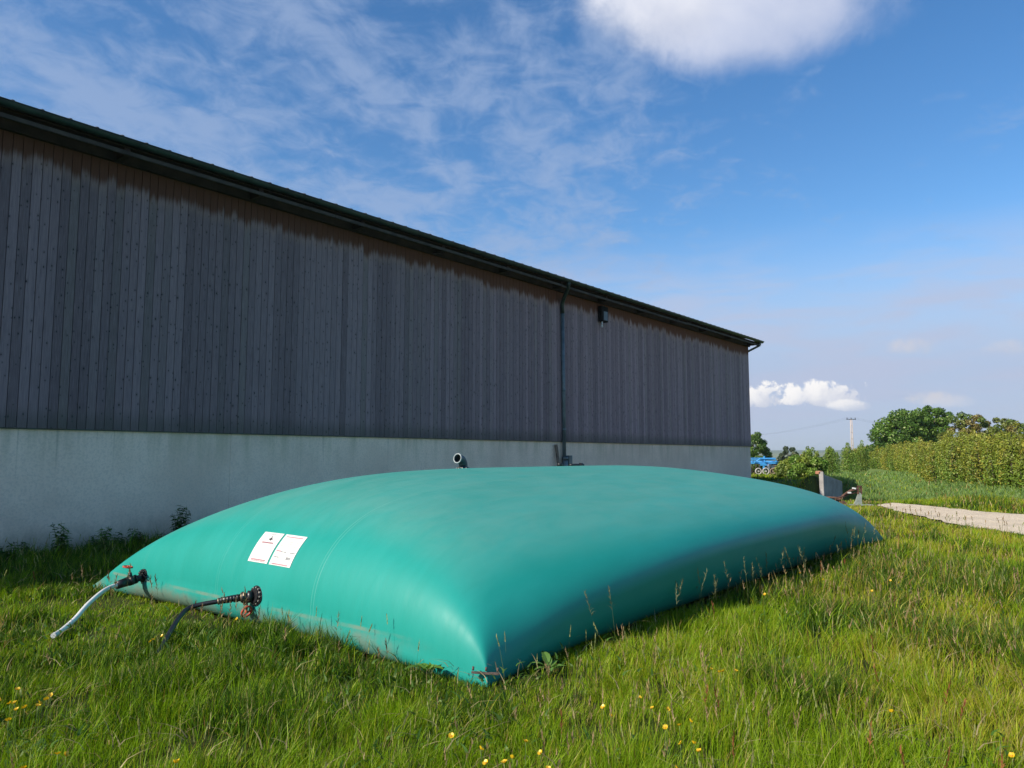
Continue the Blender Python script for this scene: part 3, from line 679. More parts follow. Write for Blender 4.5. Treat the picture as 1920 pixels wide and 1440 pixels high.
# ------------------------------------------------------------------ vegetation
def m_leaf(tr=.35, gloss=.06):
    def f(t):
        c = t.attr(); d = t.new('ShaderNodeBsdfDiffuse'); t.put(d.inputs[0], c)
        tl = t.new('ShaderNodeBsdfTranslucent'); t.put(tl.inputs[0], t.mix(1., c, (1.25, 1.15, .55), 'MULTIPLY'))
        a = t.new('ShaderNodeMixShader'); a.inputs[0].default_value = tr; t.put(a.inputs[1], d.outputs[0]); t.put(a.inputs[2], tl.outputs[0])
        g = t.new('ShaderNodeBsdfGlossy'); g.inputs['Roughness'].default_value = .45; t.put(g.inputs[0], (.95, .92, .6))
        b = t.new('ShaderNodeMixShader'); b.inputs[0].default_value = gloss; t.put(b.inputs[1], a.outputs[0]); t.put(b.inputs[2], g.outputs[0])
        return b.outputs[0]
    return f
M_grass = mat('grass_blades', m_leaf(.38, .02)); M_leaf = mat('leaves', m_leaf(.3, .04)); M_petal = mat('petals', m_leaf(.3, .08))
M_bark = simple('bark', (.09, .07, .05), .9, 0, .4, 4)

def blades(x, y, z, h, w, lx, ly, col, tips=None, levels=3):
    """one curved tapering strip per blade"""
    n = len(x); yaw = rng.random(n) * np.pi * 2; sx, sy = np.cos(yaw) * w, np.sin(yaw) * w
    T = [0, .38, .72, 1.] if levels == 3 else [0, .55, 1.]; W = [1., .9, .6, 0] if levels == 3 else [1., .75, 0]
    V = []; Cc = []; tips = col if tips is None else tips
    for t_, wd in zip(T, W):
        px = x + lx * h * t_ ** 1.8; py = y + ly * h * t_ ** 1.8; ln = np.hypot(lx, ly); pz = z + h * t_ * (1 - .28 * np.minimum(ln, 1.6) * t_)
        cc = col * (1 - t_) + tips * t_
        if wd > 0: V += [np.stack([px - sx * wd, py - sy * wd, pz], -1), np.stack([px + sx * wd, py + sy * wd, pz], -1)]; Cc += [cc, cc]
        else: V.append(np.stack([px, py, pz], -1)); Cc.append(cc)
    k = len(V); V = np.stack(V, 1).reshape(-1, 3); Cc = np.stack(Cc, 1).reshape(-1, 3); b = np.arange(n)[:, None] * k
    Q = np.concatenate([b + np.array([[2 * i, 2 * i + 1, 2 * i + 3, 2 * i + 2]]) for i in range(levels - 1)]); Tt = b + np.array([[k - 3, k - 2, k - 1]])
    return V, Q, Tt, Cc
def merge(parts):
    V, Q, T, Cc = [], [], [], []; o = 0
    for v, q, t_, c in parts:
        V.append(v); Cc.append(c); Q.append(q + o); T.append(t_ + o); o += len(v)
    return np.vstack(V), np.vstack(Q), np.vstack(T), np.vstack(Cc)
def sector(r0, r1, dens, fall=0., a0=-16, a1=92):
    """random ground points; density (per square metre) falls as (r0/r)^fall"""
    A = R(a1 - a0) * (r1 ** 2 - r0 ** 2) / 2; n = int(A * dens)
    r = np.sqrt(rng.random(n) * (r1 ** 2 - r0 ** 2) + r0 ** 2); a = R(a0) + rng.random(n) * R(a1 - a0)
    if fall: k = rng.random(n) < (r0 / r) ** fall; r, a = r[k], a[k]
    return r * np.cos(a), r * np.sin(a)
TX0, TX1, TY0, TY1 = TP['x0'], TP['x1'], TP['y0'], TP['y1']
def tank_dist(x, y):
    dx = np.maximum(np.maximum(TX0 - x, x - TX1), 0); dy = np.maximum(np.maximum(TY0 - y, y - TY1), 0)
    ins = np.minimum(np.minimum(x - TX0, TX1 - x), np.minimum(y - TY0, TY1 - y))
    return np.where((dx > 0) | (dy > 0), np.hypot(dx, dy), -ins)
def keep(x, y):
    return (tank_dist(x, y) > -.10) & ~((y > WY - .02) & (x < X1 + .1)) & ~in_poly(x, y, PATH)
def lat(x, y): return .6297 * x - .7768 * y
def dep(x, y): return .7768 * x + .6297 * y
def cm(*c): return np.array(c)
def paint(x, y, n):
    m = vnoise(x, y, 1.5, 11, 3); d = vnoise(x, y, 1.1, 23, 3); L = lat(x, y); D = dep(x, y)
    dry = np.clip(.16 + .62 * sstep(-.6, 3.2, L * 5.5 / np.maximum(D, 3)) * sstep(.36, .66, d) + .25 * (d - .5) + .18 * sstep(7, 14, D) * (L > 0), 0, 1)
    lush = sstep(.52 - .07 * (L < 0), .66 - .06 * (L < 0), m)
    r = rng.random(n); r2 = rng.random(n)[:, None]
    g1 = cm(.130, .238, .006); g2 = cm(.222, .375, .012); lu = cm(.050, .112, .010); yel = cm(.33, .375, .025); straw = cm(.46, .38, .17); red = cm(.24, .14, .05)
    c = g1 * (1 - r2) + g2 * r2
    c = np.where((r < dry * .75)[:, None], yel * (.7 + .5 * r2), c)
    c = np.where(((rng.random(n) < lush * .75))[:, None], lu * (.75 + .6 * r2), c)
    q = rng.random(n); c = np.where((q < .03 + .10 * dry)[:, None], straw * (.55 + .6 * r2), c); c = np.where((q > 1 - .07 * dry)[:, None], red * (.8 + .5 * r2), c)
    Lr = lat(x, y) / np.maximum(D, 1); field = (D > 27) & (Lr > .40)          # bluer tall meadow beyond the path
    c = c * np.where((L < 1.5)[:, None], 1 - (1 - sstep(-1.8, 1.5, L))[:, None] * cm(.08, .0, .1), 1.)
    blue = cm(.15, .26, .085) * (.75 + .6 * r2); c = np.where((field & (rng.random(n) < .8))[:, None], blue, c)
    return c, lush, dry, m
def height(x, y, lush, m):
    h = .065 + .17 * vnoise(x, y, .55, 41, 3) ** 1.3 + .10 * lush + .06 * vnoise(x, y, 3.5, 77)
    td = tank_dist(x, y); side = (y < TY0 + .1)                                # grass is low right against the tank
    h = h * np.where(side, .42 + .58 * sstep(.0, .8, td), .50 + .50 * sstep(.0, 1.2, td))
    front = (x < TX0) & (y > 4.2); h = h * np.where(front, .85, 1.); edge = (x < TX0 + .05) & (x > TX0 - .55) & (y < 6.0) & (y > 4.2); h = h * np.where(edge, 1. + 1.25 * sstep(.46, .70, vnoise(x, y, .32, 517, 1)), 1.); cn = np.exp(-((x - 3.85) ** 2 + (y - 3.35) ** 2) / .35); h = h * (1 - .62 * cn) * .88; edge2 = side & (td < .5); h = h * np.where(edge2, 1.35, 1.)
    near_wall = sstep(2.2, .2, WY - y) * (x < 34); h = h * (1 + .12 * near_wall); hz = np.exp(-((x - 2.75) ** 2 + (y - 7.2) ** 2) / .45) + np.exp(-((x - 3.0) ** 2 + (y - 5.8) ** 2) / .3); h = h * (1 - .5 * np.clip(hz, 0, 1)); corr = np.exp(-((x + .77 * 0 - 2.3) ** 2 + (y - 6.6) ** 2) / .5); h = h * (1 - .25 * corr)
    D = dep(x, y); Lr = lat(x, y) / np.maximum(D, 1); h = h * np.where((D > 29) & (Lr > .40), 1.35, np.where((D > 30) & (Lr < .40), .8, 1.)); h = h * np.where((D > 26) & (D < 42) & (Lr > .40) & (Lr < .50) & (y < 10.6), .3, 1.)
    e = in_near_path(x, y); return h * e
def in_near_path(x, y):
    d = np.full(np.shape(x), 9.)
    for i in range(len(PATH)):
        (ax, ay), (bx, by) = PATH[i], PATH[(i + 1) % len(PATH)]; ux, uy = bx - ax, by - ay
        t_ = np.clip(((x - ax) * ux + (y - ay) * uy) / (ux * ux + uy * uy), 0, 1); d = np.minimum(d, np.hypot(x - ax - t_ * ux, y - ay - t_ * uy))
    return .35 + .65 * sstep(0, 1.2, d)
def make_grass():
    parts = []
    for (r0, r1, dens, fall, wid, lv, hs) in ((1.3, 7, 6200, 0, .00165, 3, 1), (7, 15, 4400, 1.5, .0026, 2, 1), (15, 34, 1300, 1.5, .0052, 2, 1), (34, 75, 300, 1.8, .014, 2, 1.)):
        x, y = sector(r0, r1, dens, fall)
        thin = rng.random(len(x)) < .16 + .84 * sstep(.32, .60, vnoise(x, y, .30, 63, 2)); k = keep(x, y) & thin
        x, y = x[k], y[k]; n = len(x); c, lush, dry, m = paint(x, y, n)
        h = height(x, y, lush, m) * hs * (.55 + .75 * rng.random(n)); h = np.where(rng.random(n) < .05, h * 1.45, h)
        # tufts: neighbours lean together
        ta = vnoise(x, y, .16, 91, 1) * np.pi * 4; tl = vnoise(x, y, .2, 93, 1)
        lm = np.abs(rng.normal(0, .34, n)); la = rng.random(n) * np.pi * 2
        lx = np.cos(la) * lm + np.cos(ta) * tl * .55 + .10; ly = np.sin(la) * lm + np.sin(ta) * tl * .55 - .06
        w = wid * (.6 + .8 * rng.random(n)) * (1 + .55 * lush) * np.maximum(1, (np.hypot(x, y) / max(r0, 5.)) ** .7)
        tips = np.clip(c * cm(1.12, 1.0, .9), 0, 1); parts.append(blades(x, y, terrain(x, y) - .01, h, w, lx, ly, c, tips, lv))
    V, Q, T, Cc = merge(parts); o = fast_mesh('grass', V, Q, T, M_grass, Cc)
    print('grass verts', len(V)); return tag(o, 'long green meadow grass growing all round the tank', 'grass', kind='stuff')
make_grass()
def make_litter():
    # flattened dead blades and small broad leaves low in the sward
    x, y = sector(1.3, 12, 150, .8); k = keep(x, y) & (vnoise(x, y, .7, 121, 3) > .46); x, y = x[k], y[k]; n = len(x); r = rng.random(n)[:, None]
    c = cm(.38, .31, .16) * (.5 + .7 * r); a = rng.random(n) * np.pi * 2; l = 1.2 + rng.random(n) * 1.2
    p1 = blades(x, y, terrain(x, y) + .02 + .10 * rng.random(n), .07 + .07 * rng.random(n), .0026 + .0015 * rng.random(n), np.cos(a) * l, np.sin(a) * l, c)
    x, y = sector(1.3, 11, 300, .8); k = keep(x, y) & (vnoise(x, y, .9, 131, 3) > .50) & (tank_dist(x, y) > .05); x, y = x[k], y[k]; n = len(x); r = rng.random(n)[:, None]
    c = cm(.055, .12, .022) * (.7 + .9 * r); a = rng.random(n) * np.pi * 2; l = .7 + rng.random(n) * 1.
    p2 = blades(x, y, terrain(x, y) + .03 + .10 * rng.random(n), .035 + .035 * rng.random(n), .006 + .005 * rng.random(n), np.cos(a) * l, np.sin(a) * l, c)
    V, Q, T, Cc = merge([p1, p2]); o = fast_mesh('ground_litter', V, Q, T, M_grass, Cc); tag(o, 'dead straw and small broad leaves low among the grass', 'ground cover', kind='stuff')
make_litter()
def make_stalks():
    parts = []
    def stalks(x, y, hh, spread, col, head, hn, hl, wst=.0011, droop=.2):
        n = len(x); z = terrain(x, y); a = rng.random(n) * np.pi * 2; l = .05 + .22 * rng.random(n); lx, ly = np.cos(a) * l, np.sin(a) * l
        wid = wst * np.maximum(1, np.hypot(x, y) / 6.); parts.append(blades(x, y, z, hh, wid, lx, ly, col, col, 3))
        for k in range(hn):
            t_ = 1 - hl * k / hn; px = x + lx * hh * t_ ** 1.8; py = y + ly * hh * t_ ** 1.8; pz = z + hh * t_ * (1 - .28 * l * t_)
            b = rng.random(n) * np.pi * 2; s_ = spread * (.4 + k / hn); parts.append(blades(px, py, pz, np.full(n, .022) * (1 + spread), wid * 1.9 + .0012, np.cos(b) * s_, np.sin(b) * s_, head, head, 2))
    def pts(r0, r1, dens, thr, seed, extra=None):
        x, y = sector(r0, r1, dens, .9); k = keep(x, y) & (vnoise(x, y, 1.6, seed, 2) > thr) & (tank_dist(x, y) > .02)
        if extra is not None: k &= extra(x, y)
        return x[k], y[k]
    right = lambda x, y: (lat(x, y) > -.4) | (rng.random(len(x)) < .18)
    x, y = pts(2.4, 26, 34, .46, 201, right); n = len(x); r = rng.random(n)[:, None]
    stalks(x, y, .22 + .15 * rng.random(n), .5, cm(.24, .24, .07) * (.8 + .5 * r), cm(.34, .235, .13) * (.7 + .6 * r), 7, .30)
    x, y = pts(2.4, 20, 20, .44, 205); n = len(x); r = rng.random(n)[:, None]
    stalks(x, y, .25 + .17 * rng.random(n), .12, cm(.15, .19, .06) * (.8 + .5 * r), cm(.30, .31, .13) * (.7 + .6 * r), 9, .2)
    # sorrel: rusty heads
    x, y = pts(2.8, 16, 1.4, .5, 209, right); n = len(x); r = rng.random(n)[:, None]
    stalks(x, y, .20 + .12 * rng.random(n), .6, cm(.22, .13, .05) * (.8 + .5 * r), cm(.30, .12, .05) * (.6 + .6 * r), 12, .45, .0016)
    # tall loose panicles against the shaded side of the tank
    m = 44; x = rng.uniform(4.2, 15.2, m); y = 3.38 - np.abs(rng.normal(0, .28, m)); n = m; r = rng.random(n)[:, None]
    stalks(x, y, .36 + .24 * rng.random(n), .9, cm(.17, .20, .08) * (.8 + .5 * r), cm(.16, .17, .09) * (.7 + .6 * r), 16, .34, .0009)
    m = 26; y = rng.uniform(3.9, 8.6, m); x = 3.8 - np.abs(rng.normal(0, .25, m)); n = m; r = rng.random(n)[:, None]
    stalks(x, y, .26 + .22 * rng.random(n), .8, cm(.15, .20, .07) * (.8 + .5 * r), cm(.22, .15, .09) * (.7 + .6 * r), 12, .3)
    V, Q, T, Cc = merge(parts); o = fast_mesh('seeding_grass', V, Q, T, M_grass, Cc); tag(o, 'tall seeding grass stalks with brown and rusty heads', 'grass', kind='stuff')
make_stalks()

# buttercups, one object each
FLOWERS = [(1.6, 4.89), (1.49, 4.71), (1.51, 4.65), (1.54, 4.65), (1.56, 4.57), (1.61, 4.56), (1.57, 4.49), (1.66, 4.55), (1.71, 4.62), (1.49, 4.48), (1.42, 4.34), (2.57, 5.33), (2.65, 5.47), (2.72, 5.49), (1.26, 3.72), (1.41, 3.69), (1.43, 3.7), (1.66, 3.21), (1.71, 3.22), (3.37, 5.59), (2.66, 2.5), (2.78, 2.18), (2.61, 2.27), (2.53, 2.17), (2.57, 2.11), (2.64, 2.12), (2.74, 2.04), (2.66, 1.98), (3.42, 2.1), (3.47, 2.17), (3.63, 1.99), (3.66, 1.92), (3.43, 1.79), (3.49, 1.75), (3.27, 1.66), (3.02, 1.56), (3.76, 2.16), (7.02, 2.67), (7.85, 1.91), (4.47, 2.05), (4.48, 1.98), (4.42, 1.93), (4.48, 1.9), (3.53, 1.71), (3.31, 1.62), (3.25, 1.55), (4.29, 0.97), (4.03, 0.43), (8.56, 2.82), (8.48, 2.57), (8.69, 1.93), (8.63, 1.85)]
def flower_meshes(k):
    st = MB(); st.tube([(0, 0, 0), (.01, .004, .13), (.018, .0, .24), (.02, .002, .29)], [.0018, .0016, .0013, .0012], 5, col=(.12, .2, .04))
    for a in (0, 2.2, 4.1):
        c, s_ = math.cos(a), math.sin(a); st.add([(0, 0, .02), (c * .05 - s_ * .014, s_ * .05 + c * .014, .07), (c * .09, s_ * .09, .075), (c * .05 + s_ * .014, s_ * .05 - c * .014, .065)], [(0, 1, 2, 3)], (.07, .15, .03))
    fl = MB(); T_ = Matrix.Translation((.02, .002, .29)) @ Matrix.Rotation(R((12, 38, -30)[k]), 4, 'X') @ Matrix.Rotation(R((10, -25, 20)[k]), 4, 'Y')
    for i in range(5):
        M = T_ @ Matrix.Rotation(i * 2 * math.pi / 5, 4, 'Z'); y_ = (.78, .50, .012)
        vs = [(0, 0, 0), (.006, -.0065, .004), (.0125, -.0075, .0085), (.0155, 0, .0105), (.0125, .0075, .0085), (.006, .0065, .004)]; fl.add([M @ Vector(v) for v in vs], [(0, 1, 2, 3), (0, 3, 4, 5)], y_)
    for i in range(8): a = i * .785; fl.cyl(T_ @ Vector((0, 0, .001)), T_ @ Vector((math.cos(a) * .0035, math.sin(a) * .0035, .008)), .0011, n=4, col=(.7, .38, .02))
    return st, fl
protos = []
for k in range(3):
    st_, fl_ = flower_meshes(k); r_ = thing('buttercup', 'small yellow buttercup flower on a thin stem in the long grass', 'flower', (0, 0, 0), 0, 'yellow buttercups in the grass')
    a_ = st_.build('stem', M_petal, r_, colour=True); b_ = fl_.build('petals', M_petal, r_, colour=True); protos.append(r_)
for i, (x, y) in enumerate(FLOWERS):
    o = protos[i] if i < 3 else copy_tree(protos[i % 3])
    l_, d_ = float(lat(x, y)), float(dep(x, y))
    o['label'] = 'yellow buttercup on a thin stem ' + ('in grass beyond the shaded tank side' if d_ > 6.5 else 'in the loose patch at lower left' if l_ / d_ < -.55 else 'in the grass beside the hose ends' if d_ > 5.2 and l_ < 0 else 'in the front left grass before the tank' if l_ / d_ < -.1 else 'straight before the near tank corner' if l_ / d_ < .14 else 'right of the near tank corner, in front')
    s_ = random.uniform(.72, .98); o.location = (x, y, float(terrain(x, y)) + .0); o.rotation_euler.z = random.random() * 6.28; o.scale = (s_, s_, random.uniform(.93, 1.06))

# broad leaved plants
def leaf_quad(b, p, d, up, L, W, col, droop=.3, seg=3):
    d = Vector(d).normalized(); s_ = d.cross(Vector(up)).normalized(); u = s_.cross(d).normalized(); p = Vector(p); vs = []
    for i in range(seg + 1):
        t_ = i / seg; wd = W * math.sin(math.pi * min(.98, .12 + .86 * t_)) ; c = p + d * L * t_ - u * L * droop * t_ * t_
        vs += [c - s_ * wd + u * wd * .35, c, c + s_ * wd + u * wd * .35]
    b.add(vs, [f for i in range(seg) for f in ((3 * i, 3 * i + 1, 3 * i + 4, 3 * i + 3), (3 * i + 1, 3 * i + 2, 3 * i + 5, 3 * i + 4))], col)
def weed(x, y, h, lab, kind='nettle', col=(.045, .10, .022), name='nettle_plant', cat='plant', group=None, ns=5):
    t_ = thing(name, lab, cat, (x, y, float(terrain(x, y))), 0, group); sb = MB(); lb = MB()
    if kind == 'nettle':
        for k in range(ns):
            a0 = random.random() * 6.28; bx, by = math.cos(a0) * .12 * random.random(), math.sin(a0) * .12 * random.random(); hh = h * random.uniform(.6, 1); ln = (random.uniform(-.12, .12), random.uniform(-.12, .12))
            P = [(bx + ln[0] * t * t, by + ln[1] * t * t, hh * t) for t in (0, .35, .7, 1)]; sb.tube(P, [.005, .004, .003, .002], 5)
            m = int(hh / .038)
            for i in range(2, m):
                f = i / m; px, py, pz = bx + ln[0] * f * f, by + ln[1] * f * f, hh * f
                for q in (0, 1):
                    a = (i % 2) * 1.57 + q * 3.14 + a0 + random.uniform(-.4, .4); sz = (.13 - .07 * f) * random.uniform(.7, 1.2); v = random.uniform(.7, 1.35)
                    leaf_quad(lb, (px, py, pz), (math.cos(a), math.sin(a), random.uniform(-.1, .7)), (0, 0, 1), sz * 1.15, sz * .34, tuple(c * v for c in col), .45)
    else:
        for k in range(9):
            a = k * 2.4 + random.random(); sz = h * random.uniform(.6, 1.); v = random.uniform(.8, 1.3)
            sb.tube([(0, 0, 0), (math.cos(a) * sz * .25, math.sin(a) * sz * .25, sz * .45)], [.004, .003], 5)
            leaf_quad(lb, (math.cos(a) * sz * .25, math.sin(a) * sz * .25, sz * .45), (math.cos(a), math.sin(a), random.uniform(.4, 1.3)), (0, 0, 1), sz * .75, sz * .17, tuple(c * v for c in col), .5, 4)
    sb.c = [(.09, .12, .04)] * len(sb.v); sb.build('stem', M_leaf, t_, colour=True); lb.build('leaves', M_leaf, t_, colour=True); return t_
weed(6.70, 13.0, .78, 'tall dark leafy weed against the concrete, partly behind the left slope of the tank', ns=8)
weed(4.62, 12.6, .62, 'leafy upright weed at the foot of the concrete, leftmost one with a pale top', col=(.075, .15, .035), ns=6)
weed(5.1, 12.2, .52, 'bushy bright weed in front of the concrete, just right of the upright one', col=(.085, .17, .035), ns=7)
for i, (x, y) in enumerate([(3.9, 12.9), (5.6, 12.95), (5.95, 12.9), (6.3, 12.8), (4.3, 13.05), (7.2, 13.1), (5.3, 13.1), (3.4, 12.6)]):
    weed(x, y, random.uniform(.28, .42), 'low dark weed along the foot of the concrete wall', group='low weeds along the wall', ns=6)
weed(3.92, 3.95, .20, 'dock with curled green leaves at the near end of the tank, left of its corner', 'dock', (.10, .20, .03), 'dock_plant')
weed(4.55, 3.33, .19, 'dock with pale spread leaves in the shade of the tank, right of its corner', 'dock', (.12, .24, .05), 'dock_plant')

# ------------------------------------------------------------------ leaf clouds
def leafcloud(P, N, size, col, asp=.55):
    """one folded leaf (two triangles as a quad) per point; N is the bias of its normal"""
    n = len(P); nn = N + rng.normal(0, .75, (n, 3)); nn /= np.linalg.norm(nn, axis=1)[:, None] + 1e-9
    r = rng.normal(0, 1, (n, 3)); a = np.cross(nn, r); a /= np.linalg.norm(a, axis=1)[:, None] + 1e-9; b = np.cross(nn, a); s_ = (size * (.6 + .8 * rng.random(n)))[:, None]
    V = np.stack([P - a * s_, P - b * s_ * asp + nn * s_ * .15, P + a * s_, P + b * s_ * asp + nn * s_ * .15], 1).reshape(-1, 3)
    Q = np.arange(n)[:, None] * 4 + np.array([[0, 1, 2, 3]]); return V, Q, np.repeat(col, 4, 0)
def blob_points(blobs, n):
    """points near the surfaces of ragged clumps"""
    w_ = np.array([b[3] ** 2 for b in blobs]); k = rng.choice(len(blobs), n, p=w_ / w_.sum()); B = np.array(blobs)[k]
    d = rng.normal(0, 1, (n, 3)); d /= np.linalg.norm(d, axis=1)[:, None]
    rr = B[:, 3] * (.45 + .60 * rng.random(n) ** .6) * (.8 + .4 * vnoise(d[:, 0] * 2 + k * 3.1, d[:, 1] * 2 + d[:, 2], .6, 301, 2))
    return B[:, :3] + d * rr[:, None] * np.array([1, 1, .8]), d, k
def crown_mesh(name, blobs, n, size, cols, parent, asp=.6):
    P, N, k = blob_points(blobs, n); ci = rng.integers(0, len(cols), len(blobs)); base = np.array(cols)[ci][k]
    col = base * (.65 + .7 * rng.random(n))[:, None]; V, Q, cc = leafcloud(P, N + np.array([0, 0, .4]), size, col, asp)
    return fast_mesh(name, V, Q, None, M_leaf, cc, parent)
def tree(name, x, y, h, wd, cols, lab, cat='tree', n=9000, size=.16, trunk=.3, nb=22, group=None, low=.12, lift=None):
    z = float(terrain(x, y)); t_ = thing(name, lab, cat, (x, y, z), 0, group); blobs = []; tb = MB()
    th = h * .30; tb.tube([(0, 0, -.2), (.04 * h * .2, 0, th * .5), (0, .03, th), (.02, .02, h * .72)], [trunk, trunk * .8, trunk * .65, trunk * .15], 9)
    for i in range(nb):
        a = i * 2.399 + random.uniform(-.4, .4); f = (i + .5) / nb; zz = h * (low + (.90 - low) * f); env = math.sin(math.pi * min(1, max(.12, (zz / h) * .80 + .22))) ** .7
        rad = wd / 2 * env * random.uniform(.35, .95); br = wd * random.uniform(.10, .17) * (1.15 - .45 * f)
        if lift: zz += lift(math.cos(a) * rad)
        c = (math.cos(a) * rad, math.sin(a) * rad, zz); blobs.append((*c, br)); tb.tube([(0, 0, min(zz * .6, h * .5)), (c[0] * .5, c[1] * .5, zz * .82), c], [trunk * .3, trunk * .16, trunk * .06], 5)
    tb.build('trunk', M_bark, t_); crown_mesh('crown', blobs, n, size, cols, t_); return t_
def shrub_proto(h, wd, cols, shoots, n, size):
    size = size * .72; n = int(n * 1.7)
    P = []; N = []; Cc = []; sb = MB(); per = n // shoots
    for k in range(shoots):
        a = random.random() * 6.28; r0 = wd / 2 * math.sqrt(random.random()); x, y = math.cos(a) * r0, math.sin(a) * r0 * .8; hh = h * random.uniform(.66, 1.0) * (1 - .22 * (r0 / (wd / 2)) ** 2)
        if random.random() < .16: hh *= random.uniform(1.08, 1.22)
        lx, ly = random.uniform(-.16, .16), random.uniform(-.16, .16); sb.tube([(x * .7, y * .7, -.1), (x, y, hh * .5), (x + lx, y + ly, hh)], [.022, .014, .004], 4)
        t_ = rng.random(per) ** .8; rad = (.05 + .24 * np.sin(np.pi * np.clip(t_ * .95 + .03, 0, 1)) ** .8) * (.6 + .6 * rng.random(per)); b = rng.random(per) * 6.28
        P.append(np.stack([x + lx * t_ ** 2 + np.cos(b) * rad, y + ly * t_ ** 2 + np.sin(b) * rad, hh * t_], -1)); N.append(np.stack([np.cos(b), np.sin(b), np.full(per, .6)], -1))
        c0 = np.array(cols[random.randrange(len(cols))]); tip = np.array(cols[-1]); Cc.append((c0[None] * (1 - t_[:, None] ** 2 * .5) + tip[None] * t_[:, None] ** 2 * .5) * (.65 + .7 * rng.random(per))[:, None])
    P, N, Cc = np.vstack(P), np.vstack(N), np.vstack(Cc); V, Q, cc = leafcloud(P, N, size, Cc, .42); return sb, V, Q, cc
HC = [(.14, .24, .03), (.19, .265, .032), (.24, .27, .035), (.11, .20, .028), (.30, .285, .042)]
HC2 = [(.11, .22, .03), (.15, .25, .035), (.09, .18, .026), (.21, .27, .04)]
def hedge(proto_n, cols, path, h, wd, lab, grp, name='hedge_shrub', shoots=46, n=7500, size=.085):
    pr = []
    for k in range(proto_n):
        r_ = thing(name, lab, 'shrub', (0, 0, 0), 0, grp); sb, V, Q, cc = shrub_proto(h, wd, cols, shoots, n, size)
        sb.build('stems', M_bark, r_); fast_mesh('foliage', V, Q, None, M_leaf, cc, r_); pr.append(r_)
    for i, (x, y, s_) in enumerate(path):
        o = pr[i] if i < proto_n else copy_tree(pr[i % proto_n]); o['label'] = lab + (', near end at the right edge' if i < 8 else ', middle stretch below the trees' if i < 22 else ', far end towards the utility pole'); o.location = (x, y, float(terrain(x, y)) - .03); o.rotation_euler.z = random.random() * 6.28; o.scale = (s_[0], s_[0], s_[1])
HL = [(35.5, .9), (44.1, 5.1), (60, 9.6), (83.2, 16.4), (110, 25.6), (136, 35)]
pth = []; s_ = 0; tot = sum(math.dist(HL[i], HL[i + 1]) for i in range(len(HL) - 1))
while s_ < tot - 5:
    q_ = s_
    for i in range(len(HL) - 1):
        L_ = math.dist(HL[i], HL[i + 1])
        if q_ <= L_: p_ = Vector(HL[i]).lerp(Vector(HL[i + 1]), q_ / L_); break
        q_ -= L_
    far = max(0, s_ - 25) / 75; pth.append((p_.x + random.uniform(-.3, .3), p_.y + random.uniform(-.3, .3), (random.uniform(.95, 1.15) * (1 + .35 * far), random.uniform(.84, 1.08)))); s_ += 1.75 * (1 + .75 * far)
hedge(5, HC, pth, 3.05, 2.3, 'yellow green hedge shrub of upright shoots', 'shrubs of the long hedge')
# bushes left of the concrete wing wall
def bush(x, y, h, wd, lab, cols, n=5200, size=.07):
    t_ = thing('bush', lab, 'bush', (x, y, float(terrain(x, y)))); blobs = []
    for i in range(16):
        a = i * 2.4; r0 = wd / 2 * math.sqrt((i + .5) / 16) * .85; blobs.append((math.cos(a) * r0, math.sin(a) * r0, h * random.uniform(.22, .80) * (1 - .35 * (2 * r0 / wd) ** 2), wd * random.uniform(.12, .2)))
    sb = MB()
    for b_ in blobs: sb.tube([(0, 0, -.05), (b_[0] * .6, b_[1] * .6, b_[2] * .6), b_[:3]], [.03, .02, .006], 5)
    sb.build('stems', M_bark, t_); crown_mesh('foliage', blobs, n, size, cols, t_); return t_
x, y = px_at(1513, 47); bush(x, y, 1.75, 2.3, 'rounded bright green bush nearest the concrete wing wall', HC2)
x, y = px_at(1492, 51); bush(x, y, 1.75, 2.3, 'rounded green bush behind the bright one, beside the blue machine', HC2)
x, y = px_at(1472, 50); bush(x, y, 1.05, 1.6, 'low yellow green bush in front of the blue machine', [(.15, .20, .03), (.11, .17, .03)])
for k, (x, y, hh) in enumerate([(50.0, 16.0, 1.9), (57.5, 17.8, 2.3), (63, 18.2, 2.7), (70, 18.6, 2.8), (75, 19.0, 2.6)]):
    r_ = thing('young_shrub', ['slim young shrub rising just behind the rounded bushes', 'second slim young shrub behind the rounded bushes', 'slim young shrub halfway to the long hedge', 'tall slim young shrub left of the utility pole', 'slim young shrub at the far tip of the long hedge'][k], 'shrub', (x, y, float(terrain(x, y))))
    sb, V, Q, cc = shrub_proto(hh, 1.9, HC2, 12, 2600, .085); sb.build('stems', M_bark, r_); fast_mesh('foliage', V, Q, None, M_leaf, cc, r_)
# trees beyond
TG = [(.055, .12, .018), (.08, .16, .022), (.11, .20, .03)]
x, y = px_at(1698, 92); tree('oak_tree', x, y, 7.7, 8.6, TG, 'large dark green tree rising above the hedge, with lumpy crown', n=24000, size=.14, nb=38)
x, y = px_at(1752, 96); tree('oak_tree', x, y, 8.5, 7.0, TG, 'dark green tree with the highest tip, right half of the pair above the hedge', n=18000, size=.14, nb=28)
TB = [(.15, .18, .04), (.20, .165, .05), (.11, .17, .035)]
for k, (px, dd, hh, ww) in enumerate([(1802, 84, 6.9, 5.0), (1836, 80, 6.3, 4.4), (1868, 84, 6.3, 4.8), (1900, 80, 5.9, 4.4)]):
    x, y = px_at(px, dd); tree('young_tree', x, y, hh, ww, TB, ['brownish young tree touching the dark pair above the hedge', 'thin rusty young tree over the hedge, second from the dark pair', 'open olive young tree over the hedge, third from the dark pair', 'low olive young tree over the hedge at the far right'][k], n=6500, size=.12, nb=22, trunk=.1)
x, y = px_at(1407, 92); tree('broadleaf_tree', x, y, 5.3, 5.2, [(.07, .14, .03), (.10, .18, .03), (.14, .21, .035)], 'green tree showing past the barn corner behind the blue machine', n=9000, size=.12, nb=24, low=.05)
